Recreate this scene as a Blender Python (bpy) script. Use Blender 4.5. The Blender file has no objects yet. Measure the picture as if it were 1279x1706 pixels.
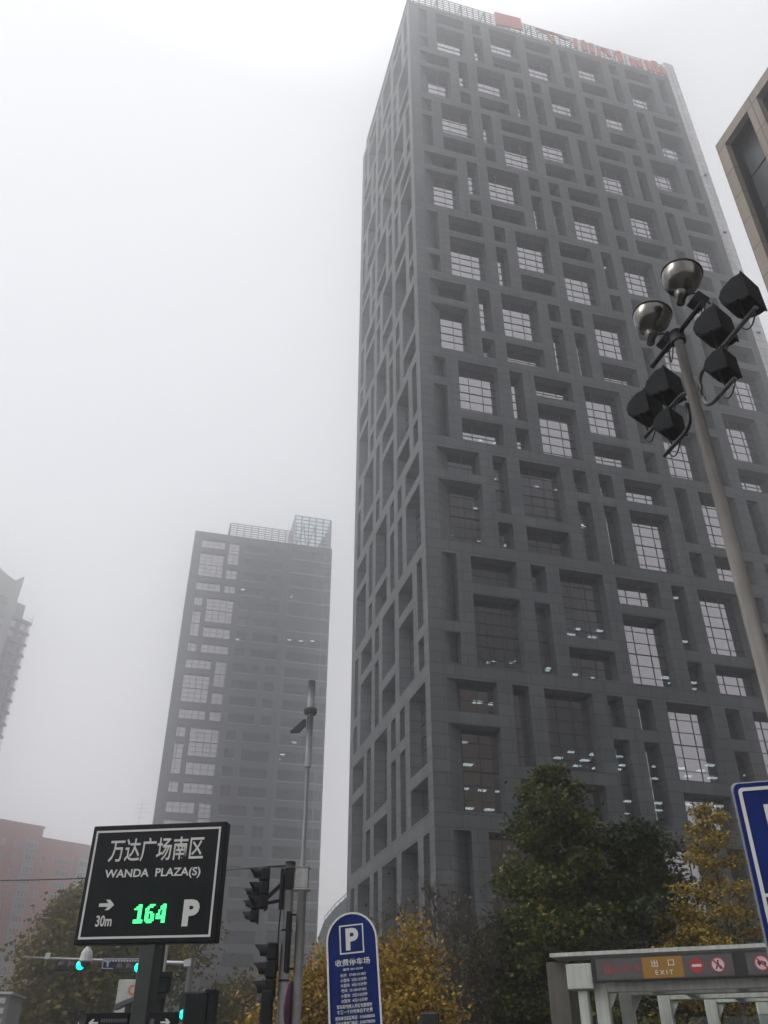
import bpy, math, random
from mathutils import Vector, Matrix
S = bpy.context.scene
COL = S.collection
R = math.radians
random.seed(7)

# ---------------------------------------------------------------- camera
EYE = 1.6
F, PITCH, CX, CY = 1421.0, R(33.494), 639.5, 853.0      # focal length and centre in photograph pixels
cam = bpy.data.cameras.new('camera')
cam.sensor_fit = 'VERTICAL'; cam.sensor_height = 36.0
cam.lens = F / 1706.0 * 36.0
cam.clip_start = 0.1; cam.clip_end = 3000
camo = bpy.data.objects.new('camera', cam); COL.objects.link(camo)
camo.location = (0, 0, EYE); camo.rotation_euler = (R(90) + PITCH, 0, 0)
S.camera = camo

# ---------------------------------------------------------------- world, sun, exposure
SUN_AZ, SUN_EL = R(-106), R(44)                             # azimuth from +Y, clockwise
W = bpy.data.worlds.new('World'); S.world = W; W.use_nodes = True
nt = W.node_tree; N = nt.nodes; LK = nt.links
bg = N['Background']; bg.inputs['Strength'].default_value = 0.1
sky = N.new('ShaderNodeTexSky'); sky.sky_type = 'NISHITA'; sky.sun_disc = False
sky.sun_elevation = SUN_EL; sky.sun_rotation = SUN_AZ % (2 * math.pi); sky.dust_density = 6; sky.air_density = 1.5
hs = N.new('ShaderNodeHueSaturation'); hs.inputs['Saturation'].default_value = 0.12
LK.new(sky.outputs[0], hs.inputs['Color'])
tc = N.new('ShaderNodeTexCoord'); sx = N.new('ShaderNodeSeparateXYZ'); LK.new(tc.outputs['Generated'], sx.inputs[0])
rp = N.new('ShaderNodeValToRGB'); LK.new(sx.outputs['Z'], rp.inputs[0])
cr = rp.color_ramp
ZS = 1.8                                                   # brightest at the zenith, as under a thick veil
for k, (pos, col) in enumerate(((0.0, (.80, .78, .785)), (0.30, (.83, .822, .84)), (0.60, (.84, .843, .87)), (0.86, (.95, .95, .98)), (0.97, (ZS, ZS, ZS)))):
    e = cr.elements[0] if k == 0 else (cr.elements[-1] if k == 4 else cr.elements.new(pos))
    e.position = pos; e.color = (col[0] / ZS, col[1] / ZS, col[2] / ZS, 1)
sc_ = N.new('ShaderNodeVectorMath'); sc_.operation = 'SCALE'; sc_.inputs['Scale'].default_value = 10.0 * ZS
LK.new(rp.outputs[0], sc_.inputs[0])
mx = N.new('ShaderNodeMix'); mx.data_type = 'RGBA'; mx.inputs[0].default_value = 0.85   # mostly overcast veil
LK.new(hs.outputs[0], mx.inputs[6]); LK.new(sc_.outputs[0], mx.inputs[7])
LK.new(mx.outputs[2], bg.inputs['Color'])
sun = bpy.data.lights.new('sun', 'SUN'); sun.energy = 1.4; sun.angle = R(25); sun.color = (1, 0.98, 0.95)
suno = bpy.data.objects.new('sun', sun); COL.objects.link(suno)
sd = Vector((math.sin(SUN_AZ) * math.cos(SUN_EL), math.cos(SUN_AZ) * math.cos(SUN_EL), math.sin(SUN_EL)))
suno.rotation_euler = sd.to_track_quat('Z', 'Y').to_euler()
S.view_settings.view_transform = 'Standard'; S.view_settings.look = 'None'
S.view_settings.gamma = 1; S.view_settings.use_curve_mapping = False
S.view_settings.exposure = 0.12
S.render.engine = 'CYCLES'
S.cycles.max_bounces = 6; S.cycles.transparent_max_bounces = 12; S.cycles.volume_bounces = 6
S.cycles.use_denoising = True; S.cycles.sample_clamp_indirect = 4
HAZE = 0.0037

# ---------------------------------------------------------------- helpers
def ray(px, py):
    X = (px - CX) / F; Y = -(py - CY) / F
    return Vector((X, math.cos(PITCH) - Y * math.sin(PITCH), math.sin(PITCH) + Y * math.cos(PITCH)))
def at(px, py, Y):
    """the point of the place seen at this photograph pixel, Y metres ahead"""
    d = ray(px, py); p = d * (Y / d.y); p.z += EYE
    return p
def on_wall(px, py, O, U):
    """point on the upright plane through O along the level direction U"""
    d = ray(px, py); n = Vector((-U.y, U.x, 0)); t = n.dot(Vector((O[0], O[1], 0))) / n.dot(d)
    p = d * t; p.z += EYE
    return p

def tag(o, label=None, cat=None, group=None, kind=None):
    if label: o['label'] = label
    if cat: o['category'] = cat
    if group: o['group'] = group
    if kind: o['kind'] = kind
    return o
def thing(name, label, cat, loc=(0, 0, 0), rz=0.0, group=None, rot=None):
    o = bpy.data.objects.new(name, None); COL.objects.link(o)
    o.empty_display_size = 0.3
    o.location = loc; o.rotation_euler = rot if rot else (0, 0, rz)
    return tag(o, label, cat, group)

class MB:
    def __init__(s): s.v = []; s.f = []; s.m = []; s.sm = []
    def quad(s, a, b, c, d, m=0): s.poly([a, b, c, d], m)
    def poly(s, pts, m=0, smooth=False):
        i = len(s.v); s.v += [tuple(p) for p in pts]; s.f.append(tuple(range(i, i + len(pts)))); s.m.append(m); s.sm.append(smooth)
    def face(s, idx, m=0, smooth=False): s.f.append(tuple(idx)); s.m.append(m); s.sm.append(smooth)
    def box(s, x0, x1, y0, y1, z0, z1, m=0):
        i = len(s.v)
        s.v += [(x0, y0, z0), (x1, y0, z0), (x1, y1, z0), (x0, y1, z0), (x0, y0, z1), (x1, y0, z1), (x1, y1, z1), (x0, y1, z1)]
        for q in ((0, 3, 2, 1), (4, 5, 6, 7), (0, 1, 5, 4), (1, 2, 6, 5), (2, 3, 7, 6), (3, 0, 4, 7)):
            s.face([i + k for k in q], m)
    def bbox(s, x0, x1, y0, y1, z0, z1, b=0.01, m=0):
        """box with chamfered upright and level edges"""
        xs = [(x0 + b, y0), (x1 - b, y0), (x1, y0 + b), (x1, y1 - b), (x1 - b, y1), (x0 + b, y1), (x0, y1 - b), (x0, y0 + b)]
        xi = [(x0 + 2 * b, y0 + b), (x1 - 2 * b, y0 + b), (x1 - b, y0 + 2 * b), (x1 - b, y1 - 2 * b), (x1 - 2 * b, y1 - b), (x0 + 2 * b, y1 - b), (x0 + b, y1 - 2 * b), (x0 + b, y0 + 2 * b)]
        i = len(s.v)
        for ring, z in ((xi, z0), (xs, z0 + b), (xs, z1 - b), (xi, z1)): s.v += [(x, y, z) for x, y in ring]
        s.face([i + k for k in range(7, -1, -1)], m); s.face([i + 24 + k for k in range(8)], m)
        for r in range(3):
            for k in range(8):
                s.face([i + r * 8 + k, i + r * 8 + (k + 1) % 8, i + r * 8 + 8 + (k + 1) % 8, i + r * 8 + 8 + k], m)
    def tube(s, pts, rad, n=8, m=0, cap=True, smooth=True):
        pts = [Vector(p) for p in pts]; i0 = len(s.v)
        rads = rad if isinstance(rad, (list, tuple)) else [rad] * len(pts)
        ref = None
        for k, p in enumerate(pts):
            t = (pts[min(k + 1, len(pts) - 1)] - pts[max(k - 1, 0)]).normalized()
            if ref is None:
                ref = Vector((0, 0, 1)) if abs(t.z) < .9 else Vector((1, 0, 0))
            a = t.cross(ref)
            if a.length < 1e-5: a = t.cross(Vector((0.3, 1, 0.2)))
            a.normalize(); b = t.cross(a).normalized(); ref = -b if False else ref
            for q in range(n):
                w = 2 * math.pi * q / n; s.v.append(tuple(p + (a * math.cos(w) + b * math.sin(w)) * rads[k]))
        for k in range(len(pts) - 1):
            for q in range(n):
                s.face([i0 + k * n + q, i0 + k * n + (q + 1) % n, i0 + (k + 1) * n + (q + 1) % n, i0 + (k + 1) * n + q], m, smooth)
        if cap:
            s.face([i0 + q for q in range(n)], m); s.face([i0 + (len(pts) - 1) * n + q for q in range(n - 1, -1, -1)], m)
    def lathe(s, prof, n=24, m=0, M=None, smooth=True):
        i0 = len(s.v)
        for r, z in prof:
            for q in range(n):
                w = 2 * math.pi * q / n; p = Vector((r * math.cos(w), r * math.sin(w), z)); s.v.append(tuple(M @ p if M else p))
        for k in range(len(prof) - 1):
            for q in range(n):
                s.face([i0 + k * n + q, i0 + k * n + (q + 1) % n, i0 + (k + 1) * n + (q + 1) % n, i0 + (k + 1) * n + q], m, smooth)
    def prism(s, poly, y0, y1, m=0, M=None):
        """outline in x,z, thickness along y"""
        n = len(poly); i = len(s.v); f = (lambda p: tuple(M @ Vector(p))) if M else (lambda p: p)
        s.v += [f((x, y0, z)) for x, z in poly] + [f((x, y1, z)) for x, z in poly]
        s.face([i + k for k in range(n)], m); s.face([i + n + k for k in range(n - 1, -1, -1)], m)
        for k in range(n): s.face([i + k, i + n + k, i + n + (k + 1) % n, i + (k + 1) % n], m)
    def ring(s, outer, inner, y0, y1, m=0):
        """flat band between two outlines with the same count of points"""
        n = len(outer); i = len(s.v)
        s.v += [(x, y0, z) for x, z in outer] + [(x, y0, z) for x, z in inner] + [(x, y1, z) for x, z in outer] + [(x, y1, z) for x, z in inner]
        for k in range(n):
            j = (k + 1) % n
            s.face([i + k, i + j, i + n + j, i + n + k], m); s.face([i + 2 * n + k, i + 3 * n + k, i + 3 * n + j, i + 2 * n + j], m)
            s.face([i + k, i + 2 * n + k, i + 2 * n + j, i + j], m); s.face([i + n + k, i + n + j, i + 3 * n + j, i + 3 * n + k], m)
    def build(s, name, mats, parent=None, uv=False):
        me = bpy.data.meshes.new(name); me.from_pydata(s.v, [], s.f)
        if not isinstance(mats, (list, tuple)): mats = [mats]
        for m in mats: me.materials.append(m)
        me.polygons.foreach_set('material_index', s.m); me.polygons.foreach_set('use_smooth', s.sm)
        if uv:
            lay = me.uv_layers.new(name='UVMap')
            for p in me.polygons:
                nx, ny, nz = abs(p.normal.x), abs(p.normal.y), abs(p.normal.z)
                for li in p.loop_indices:
                    c = me.vertices[me.loops[li].vertex_index].co
                    lay.data[li].uv = (c.x, c.y) if nz > max(nx, ny) else ((c.y, c.z) if nx > ny else (c.x, c.z))
        me.update()
        o = bpy.data.objects.new(name, me); COL.objects.link(o)
        if parent: o.parent = parent
        return o

# ---------------------------------------------------------------- materials
def hexc(r, g, b): return (r, g, b, 1)
def mat(name, col, rough=0.6, metal=0.0, spec=0.5, var=0.0, scale=6.0, bump=0.0, emit=None, estr=0.0, streak=0.0):
    m = bpy.data.materials.new(name); m.use_nodes = True
    n = m.node_tree.nodes; l = m.node_tree.links; b = n['Principled BSDF']
    b.inputs['Base Color'].default_value = hexc(*col); b.inputs['Roughness'].default_value = rough
    b.inputs['Metallic'].default_value = metal; b.inputs['Specular IOR Level'].default_value = spec
    if emit:
        b.inputs['Emission Color'].default_value = hexc(*emit); b.inputs['Emission Strength'].default_value = estr
    if var or bump or streak:
        t = n.new('ShaderNodeTexCoord'); no = n.new('ShaderNodeTexNoise'); no.inputs['Scale'].default_value = scale; no.inputs['Detail'].default_value = 6
        l.new(t.outputs['Object'], no.inputs['Vector'])
        mr = n.new('ShaderNodeMapRange'); mr.inputs['From Min'].default_value = .3; mr.inputs['From Max'].default_value = .7
        mr.inputs['To Min'].default_value = 1 - var; mr.inputs['To Max'].default_value = 1 + var
        l.new(no.outputs[0], mr.inputs[0])
        v = n.new('ShaderNodeVectorMath'); v.operation = 'SCALE'; v.inputs[0].default_value = col
        fac = mr.outputs[0]
        if streak:
            mp = n.new('ShaderNodeMapping'); mp.inputs['Scale'].default_value = (3, 3, .15)
            l.new(t.outputs['Object'], mp.inputs[0]); n2 = n.new('ShaderNodeTexNoise'); n2.inputs['Scale'].default_value = 4; n2.inputs['Detail'].default_value = 4
            l.new(mp.outputs[0], n2.inputs['Vector'])
            m2 = n.new('ShaderNodeMapRange'); m2.inputs['From Min'].default_value = .35; m2.inputs['From Max'].default_value = .7
            m2.inputs['To Min'].default_value = 1 + streak * .4; m2.inputs['To Max'].default_value = 1 - streak
            l.new(n2.outputs[0], m2.inputs[0]); mu = n.new('ShaderNodeMath'); mu.operation = 'MULTIPLY'
            l.new(mr.outputs[0], mu.inputs[0]); l.new(m2.outputs[0], mu.inputs[1]); fac = mu.outputs[0]
        l.new(fac, v.inputs['Scale']); l.new(v.outputs[0], b.inputs['Base Color'])
        if bump:
            bp = n.new('ShaderNodeBump'); bp.inputs['Strength'].default_value = bump; bp.inputs['Distance'].default_value = .02
            l.new(no.outputs[0], bp.inputs['Height']); l.new(bp.outputs[0], b.inputs['Normal'])
    return m

def stone_mat(name, c1, c2, joint, bw, bh, mortar=0.02, rough=.65, var=.12, offset=0.5):
    """stone panels with joints, laid out in metres on the wall"""
    m = bpy.data.materials.new(name); m.use_nodes = True
    n = m.node_tree.nodes; l = m.node_tree.links; b = n['Principled BSDF']
    uv = n.new('ShaderNodeUVMap'); uv.uv_map = 'UVMap'
    br = n.new('ShaderNodeTexBrick'); br.offset = offset; br.inputs['Scale'].default_value = 1
    br.inputs['Brick Width'].default_value = bw; br.inputs['Row Height'].default_value = bh
    br.inputs['Mortar Size'].default_value = mortar; br.inputs['Mortar Smooth'].default_value = .3
    br.inputs['Color1'].default_value = hexc(*c1); br.inputs['Color2'].default_value = hexc(*c2); br.inputs['Mortar'].default_value = hexc(*joint)
    l.new(uv.outputs[0], br.inputs['Vector'])
    t = n.new('ShaderNodeTexCoord'); no = n.new('ShaderNodeTexNoise'); no.inputs['Scale'].default_value = .25; no.inputs['Detail'].default_value = 8
    l.new(t.outputs['Object'], no.inputs['Vector'])
    mr = n.new('ShaderNodeMapRange'); mr.inputs['From Min'].default_value = .3; mr.inputs['From Max'].default_value = .7
    mr.inputs['To Min'].default_value = 1 - var; mr.inputs['To Max'].default_value = 1 + var; l.new(no.outputs[0], mr.inputs[0])
    mp = n.new('ShaderNodeMapping'); mp.inputs['Scale'].default_value = (1.1, 1.1, .05); l.new(t.outputs['Object'], mp.inputs[0])
    n2 = n.new('ShaderNodeTexNoise'); n2.inputs['Scale'].default_value = 1.6; n2.inputs['Detail'].default_value = 5; l.new(mp.outputs[0], n2.inputs['Vector'])
    m2 = n.new('ShaderNodeMapRange'); m2.inputs['From Min'].default_value = .45; m2.inputs['From Max'].default_value = .75; m2.inputs['To Min'].default_value = 1.04; m2.inputs['To Max'].default_value = .72; l.new(n2.outputs[0], m2.inputs[0])
    mu = n.new('ShaderNodeMath'); mu.operation = 'MULTIPLY'; l.new(mr.outputs[0], mu.inputs[0]); l.new(m2.outputs[0], mu.inputs[1])
    v = n.new('ShaderNodeVectorMath'); v.operation = 'SCALE'; l.new(br.outputs[0], v.inputs[0]); l.new(mu.outputs[0], v.inputs['Scale'])
    l.new(v.outputs[0], b.inputs['Base Color']); b.inputs['Roughness'].default_value = rough; b.inputs['Specular IOR Level'].default_value = .4
    return m

def glass_mat(name, refl=0.4, tint=(.25, .28, .3), col=(1, 1, 1), wob=0.0):
    """coated glazing: part mirror, part dark see-through"""
    m = bpy.data.materials.new(name); m.use_nodes = True
    n = m.node_tree.nodes; l = m.node_tree.links; out = n['Material Output']; n.remove(n['Principled BSDF'])
    g = n.new('ShaderNodeBsdfGlossy'); g.inputs['Roughness'].default_value = .01; g.inputs['Color'].default_value = hexc(*col)
    tr = n.new('ShaderNodeBsdfTransparent'); tr.inputs['Color'].default_value = hexc(*tint)
    fr = n.new('ShaderNodeFresnel'); fr.inputs['IOR'].default_value = 1.5
    ad = n.new('ShaderNodeMath'); ad.operation = 'ADD'; ad.inputs[1].default_value = refl; ad.use_clamp = True; l.new(fr.outputs[0], ad.inputs[0])
    ms = n.new('ShaderNodeMixShader'); l.new(ad.outputs[0], ms.inputs[0]); l.new(tr.outputs[0], ms.inputs[1]); l.new(g.outputs[0], ms.inputs[2])
    l.new(ms.outputs[0], out.inputs[0])
    if wob:
        t = n.new('ShaderNodeTexCoord'); no = n.new('ShaderNodeTexNoise'); no.inputs['Scale'].default_value = .6; l.new(t.outputs['Object'], no.inputs['Vector'])
        bp = n.new('ShaderNodeBump'); bp.inputs['Strength'].default_value = wob; bp.inputs['Distance'].default_value = .05
        l.new(no.outputs[0], bp.inputs['Height']); l.new(bp.outputs[0], g.inputs['Normal'])
    return m

def leaf_mat(name, cols, rough=.55):
    m = bpy.data.materials.new(name); m.use_nodes = True
    n = m.node_tree.nodes; l = m.node_tree.links; b = n['Principled BSDF']
    g = n.new('ShaderNodeNewGeometry'); r = n.new('ShaderNodeValToRGB'); r.color_ramp.elements[0].color = hexc(*cols[0]); r.color_ramp.elements[-1].color = hexc(*cols[-1])
    for k, c in enumerate(cols[1:-1]):
        e = r.color_ramp.elements.new((k + 1) / (len(cols) - 1)); e.color = hexc(*c)
    l.new(g.outputs['Random Per Island'], r.inputs[0]); l.new(r.outputs[0], b.inputs['Base Color'])
    b.inputs['Roughness'].default_value = rough; b.inputs['Specular IOR Level'].default_value = .25
    tl = n.new('ShaderNodeBsdfTranslucent'); l.new(r.outputs[0], tl.inputs['Color'])
    ms = n.new('ShaderNodeMixShader'); ms.inputs[0].default_value = .25
    l.new(b.outputs[0], ms.inputs[1]); l.new(tl.outputs[0], ms.inputs[2]); l.new(ms.outputs[0], n['Material Output'].inputs[0])
    return m

M = {}
M['granite'] = stone_mat('dark_granite', (.074, .081, .085), (.106, .112, .115), (.028, .030, .032), 2.2, .98, .05)
M['panel'] = stone_mat('pale_panel', (.55, .55, .555), (.60, .60, .60), (.25, .25, .255), 1.7, 1.3, .05)
M['granite2'] = stone_mat('grey_granite', (.05, .055, .062), (.062, .066, .072), (.03, .032, .036), 2.4, 1.33, .02)
M['travertine'] = stone_mat('beige_stone', (.22, .185, .15), (.26, .215, .175), (.09, .075, .065), 3, 2.0, .05, offset=0)
M['brick'] = stone_mat('red_brick', (.42, .085, .055), (.48, .10, .065), (.25, .12, .1), .5, .15, .012, rough=.85)
M['pinkwall'] = mat('pink_render', (.24, .175, .18), .8, var=.12, scale=.4)
M['cream'] = mat('cream_cladding', (.40, .40, .37), .7, var=.08, scale=.3)
M['greywall'] = mat('grey_render', (.22, .22, .22), .8, var=.12, scale=.5)
M['mullion'] = mat('mullion_metal', (.03, .032, .035), .4, .6)
M['ledge'] = mat('ledge_metal', (.42, .43, .44), .35, .5)
M['glass'] = glass_mat('coated_glass', .38, (.10, .12, .13), (.93, .90, .93), wob=.02)
M['glass_dull'] = glass_mat('dull_glass', .02, (.12, .14, .15))
M['glass_dark'] = glass_mat('dark_glass', .16, (.1, .12, .13))
M['glass_teal'] = glass_mat('teal_glass', .18, (.68, .76, .77), (.88, .95, .96))
M['interior'] = mat('office_interior', (.035, .036, .037), .9)
M['blind'] = mat('window_blind', (.20, .20, .20), .9, var=.3, scale=1.2)
M['lamp'] = mat('lit_ceiling_lamp', (.8, .9, .9), .5, emit=(1, 1, .96), estr=5.0)
M['lattice'] = mat('roof_lattice', (.13, .13, .14), .5, .3)
M['red'] = mat('sign_red', (.5, .12, .08), .5)
M['dark_metal'] = mat('black_metal', (.008, .009, .010), .6, .0, .2, var=.3, scale=9)
M['bracket'] = mat('bracket_paint', (.07, .07, .068), .5, .2, var=.3, scale=8)
M['flood'] = mat('flood_black', (.007, .008, .009), .75, .0, .15, var=.35, scale=7, bump=.2)
M['steel'] = mat('brushed_steel', (.17, .165, .15), .2, 1.0, var=.35, scale=5, streak=.4)
M['pole_paint'] = mat('pole_paint_beige', (.30, .285, .265), .55, .1, var=.12, scale=4, streak=.3)
M['pole_grey'] = mat('pole_paint_grey', (.30, .305, .295), .5, .2, var=.18, scale=6, streak=.35)
M['pole_dark'] = mat('pole_paint_dark', (.02, .022, .023), .45, .1, var=.2, scale=6)
M['white_paint'] = mat('white_paint', (.40, .42, .385), .5, var=.08, scale=3, streak=.22)
M['sign_black'] = mat('sign_face_black', (.004, .005, .007), .5, 0, .15, var=.4, scale=3, streak=.4)
M['sign_blue'] = mat('sign_face_blue', (.002, .013, .10), .5, 0, .15, var=.2, scale=3, streak=.3)
M['sign_white'] = mat('sign_white', (.52, .52, .50), .6)
M['sign_back'] = mat('sign_back_aluminium', (.3, .3, .3), .45, .6)
M['screen_grey'] = mat('sign_panel_grey', (.085, .08, .083), .6, 0, .2)
M['orange'] = mat('sign_panel_orange', (.25, .135, .03), .6, 0, .2)
M['darkred'] = mat('sign_red_dark', (.32, .02, .025), .5)
M['black'] = mat('plain_black', (.006, .006, .007), .55)
M['led'] = mat('led_green', (.0, .1, .02), .5, emit=(.05, 1, .2), estr=2.4)
M['green_lamp'] = mat('signal_green', (.0, .2, .15), .4, emit=(.0, 1, .62), estr=2.2)
M['lens_off'] = mat('signal_lens_dark', (.04, .02, .02), .25)
M['concrete'] = mat('concrete', (.22, .215, .2), .85, var=.2, scale=1.5, streak=.2, bump=.2)
M['asphalt'] = mat('asphalt', (.05, .05, .052), .85, var=.25, scale=3, bump=.4)
M['paving'] = stone_mat('paving', (.12, .115, .11), (.15, .145, .135), (.06, .06, .055), .6, .6, .012, rough=.85)
M['paint_line'] = mat('road_paint', (.7, .7, .68), .7, var=.15, scale=6)
M['soil'] = mat('planting_soil', (.07, .055, .04), .95, var=.4, scale=2, bump=.5)
M['bark'] = mat('bark', (.055, .045, .038), .9, var=.35, scale=7, bump=.6)
M['roof_dome'] = mat('dome_cladding', (.13, .16, .165), .45, .3, var=.15, scale=.5)
M['cable'] = mat('cable', (.012, .012, .012), .6)
M['wall_teal'] = mat('teal_panel', (.25, .38, .38), .4, .2)
M['window_pale'] = mat('window_frame_white', (.55, .56, .57), .5)
M['telecom'] = mat('telecom_grey', (.16, .165, .17), .5, .2, var=.1, scale=3)
M['purple'] = mat('sign_rear_purple', (.09, .03, .06), .5)
M['white_disc'] = mat('sign_disc_white', (.50, .42, .44), .5)
M['canopy_glass'] = glass_mat('canopy_glass', .0, (.45, .55, .53))

# ---------------------------------------------------------------- haze
# (its box is built after the sky and before the place; it holds camera, ground and every building)
hm = bpy.data.materials.new('haze'); hm.use_nodes = True
hn = hm.node_tree.nodes; hl = hm.node_tree.links; hn.remove(hn['Principled BSDF'])
pv = hn.new('ShaderNodeVolumePrincipled'); pv.inputs['Color'].default_value = (.96, .967, .985, 1)
pv.inputs['Density'].default_value = HAZE; pv.inputs['Anisotropy'].default_value = .9
hl.new(pv.outputs[0], hn['Material Output'].inputs['Volume'])
b = MB(); b.box(-330, 330, -150, 420, -1.0, 146.0); hz = b.build('haze', hm); tag(hz, kind='stuff')

def bezier(p0, p1, p2, n):
    return [p0 * (1 - t) ** 2 + p1 * 2 * t * (1 - t) + p2 * t * t for t in [k / n for k in range(n + 1)]]

# ---------------------------------------------------------------- text
def text(name, body, cx, cz, h, mt, parent, y=0.0, w=None, bold=0.0, th=0.004, shear=0.0):
    """lettering lying on a sign face: x right, z up, facing -y; centred at cx, cz"""
    c = bpy.data.curves.new(name, 'FONT'); c.body = body; c.size = 1; c.offset = bold; c.resolution_u = 3; c.space_character = 1.0; c.shear = shear
    o = bpy.data.objects.new(name, c); COL.objects.link(o)
    dg = bpy.context.evaluated_depsgraph_get(); me = bpy.data.meshes.new_from_object(o.evaluated_get(dg))
    bpy.data.objects.remove(o); bpy.data.curves.remove(c)
    if not len(me.vertices): return None
    xs = [v.co.x for v in me.vertices]; ys = [v.co.y for v in me.vertices]
    x0, x1, y0, y1 = min(xs), max(xs), min(ys), max(ys)
    sz = h / (y1 - y0); sxx = (w / (x1 - x0)) if w else sz
    V = [((v.co.x - (x0 + x1) / 2) * sxx + cx, y - th, (v.co.y - (y0 + y1) / 2) * sz + cz) for v in me.vertices]
    Fc = [tuple(p.vertices) for p in me.polygons]
    bpy.data.meshes.remove(me)
    me = bpy.data.meshes.new(name); me.from_pydata(V, [], Fc); me.materials.append(mt); me.update()
    o = bpy.data.objects.new(name, me); COL.objects.link(o); o.parent = parent
    return o

# ---------------------------------------------------------------- ground, roads
b = MB(); b.quad((-325, -145, 0), (325, -145, 0), (325, 415, 0), (-325, 415, 0)); M['ground'] = mat('ground_asphalt', (.06, .06, .06), .9, var=.3, scale=.8, bump=.3)
tag(b.build('ground', M['ground']), kind='structure')
b = MB(); b.box(-14, -5.5, -120, 28, .004, .006); b.box(-150, 60, 28, 42, .004, .006); tag(b.build('road', M['asphalt']), kind='structure')
b = MB(); b.box(-5.3, 34, -60, 27.8, .0, .14); tag(b.build('pavement', M['paving'], uv=True), kind='structure')
b = MB(); b.box(-5.5, -5.3, -60, 28, 0, .15); b.box(-5.3, 34, 27.8, 28, 0, .15); tag(b.build('kerb', M['concrete']), kind='structure')
b = MB(); b.box(-5, 55, 42.2, 63.2, 0, .14); tag(b.build('tower_forecourt', M['paving'], uv=True), kind='structure')
b = MB()
for k in range(20): b.box(-9.8, -9.65, -50 + k * 4, -48 + k * 4, .0062, .0102)
for k in range(14): b.box(-40 + k * 5, -38 + k * 5, 34.9, 35.05, .0062, .0102)
tag(b.build('road_marking', M['paint_line']), kind='structure')

# ---------------------------------------------------------------- main tower
YAW = R(74.337)
E1 = Vector((math.sin(YAW), math.cos(YAW), 0)); N1 = Vector((-math.cos(YAW), math.sin(YAW), 0))
C1 = Vector((3.647, 63.709, 0))
RZ = math.pi / 2 - YAW                                    # local x along the street front, y into the building
ZT, RH, AN, BW, MU, GU, GV, HH, HB = 131.886 + EYE, 11.7, 2.785, 5.695, 1.346, 1.319, 1.05, 2.707, 6.59
DEP, DL, UW, ZTOP = 1.08, 26.97, 45.1, 133.3 + EYE

class Opening:
    __slots__ = ('face', 'a0', 'a1', 'z0', 'z1', 'kind', 'splay', 'size')
def openings(face, rows):
    """rows: list of (row top, [(kind, a0, a1)...]) -> openings per slot"""
    out = []
    for zt, slots in rows:
        for kd, a0, a1 in slots:
            if kd in ('HB', 'ST'): zz = [(zt - HH, zt), (zt - HH - GV - HB, zt - HH - GV)]
            else: zz = [(zt - HB, zt), (zt - HB - GV - HH, zt - HB - GV)]
            out.append((zt, a0, a1, zz))
    return out

PAT_F = [['TS', 'HB', 'ST', 'BH', 'HB', 'TS', 'BH', 'ST', 'HB', 'TS'],
         ['HB', 'TS', 'BH', 'ST', 'ST', 'BH', 'ST', 'BH', 'TS', 'HB'],
         ['ST', 'BH', 'TS', 'HB', 'BH', 'TS', 'HB', 'ST', 'BH', 'TS'],
         ['HB', 'TS', 'BH', 'ST', 'ST', 'HB', 'TS', 'BH', 'TS', 'HB']]
SEQ_F = ['NWNWWNWNWN', 'WNWNNWNWNW', 'NWNWWNWNWN', 'WNWNNWNWNW']
PAT_L = [['TS', 'HB', 'BH', 'ST', 'HB', 'TS'], ['BH', 'ST', 'ST', 'BH', 'TS', 'HB'],
         ['TS', 'BH', 'HB', 'TS', 'BH', 'ST'], ['HB', 'ST', 'ST', 'BH', 'TS', 'HB']]
SEQ_L = ['NWWNWN', 'WNNWNW', 'NWWNWN', 'WNNWNW']

def layout(pat, seq, margin, r):
    a = margin; out = []
    for kd, c in zip(pat, seq):
        wd = AN if c == 'N' else BW
        out.append((kd, a, a + wd - GU)); a += wd
    return out

def facade(mb, F3, A0, A1, Z0, Z1, slots_by_row, dep, splay0=0.0):
    """front sheet with true holes, their reveals; F3(a, z, depth) -> local point; returns the openings"""
    ops = []
    def q(a0, a1, z0, z1, d=0.0):
        if a1 - a0 > 1e-4 and z1 - z0 > 1e-4:
            mb.quad(F3(a0, z0, d), F3(a1, z0, d), F3(a1, z1, d), F3(a0, z1, d))
    ztop = Z1
    for slots in slots_by_row:
        t = max(zz[0][1] for _, _, zz in slots); bt = min(zz[-1][0] for _, _, zz in slots)
        q(A0, A1, t, ztop)
        prev = A0
        for a0, a1, zz in slots:
            q(prev, a0, bt, t); prev = a1
            top = t
            for z0, z1 in zz:
                q(a0, a1, z1, top); top = z0
                first = splay0 and abs(a0 - slots[0][0]) < 1e-6
                b0 = a0 + (splay0 if first else 0)
                mb.quad(F3(a0, z1, 0), F3(a1, z1, 0), F3(a1, z1, dep), F3(b0, z1, dep))
                mb.quad(F3(a0, z0, 0), F3(b0, z0, dep), F3(a1, z0, dep), F3(a1, z0, 0))
                mb.quad(F3(a0, z0, 0), F3(a0, z1, 0), F3(b0, z1, dep), F3(b0, z0, dep))
                mb.quad(F3(a1, z0, 0), F3(a1, z0, dep), F3(a1, z1, dep), F3(a1, z1, 0))
                ops.append((b0, a1, z0, z1, a0))
            q(a0, a1, bt, top)
        q(prev, A1, bt, t)
        ztop = bt
    q(A0, A1, Z0, ztop)
    return ops

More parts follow.
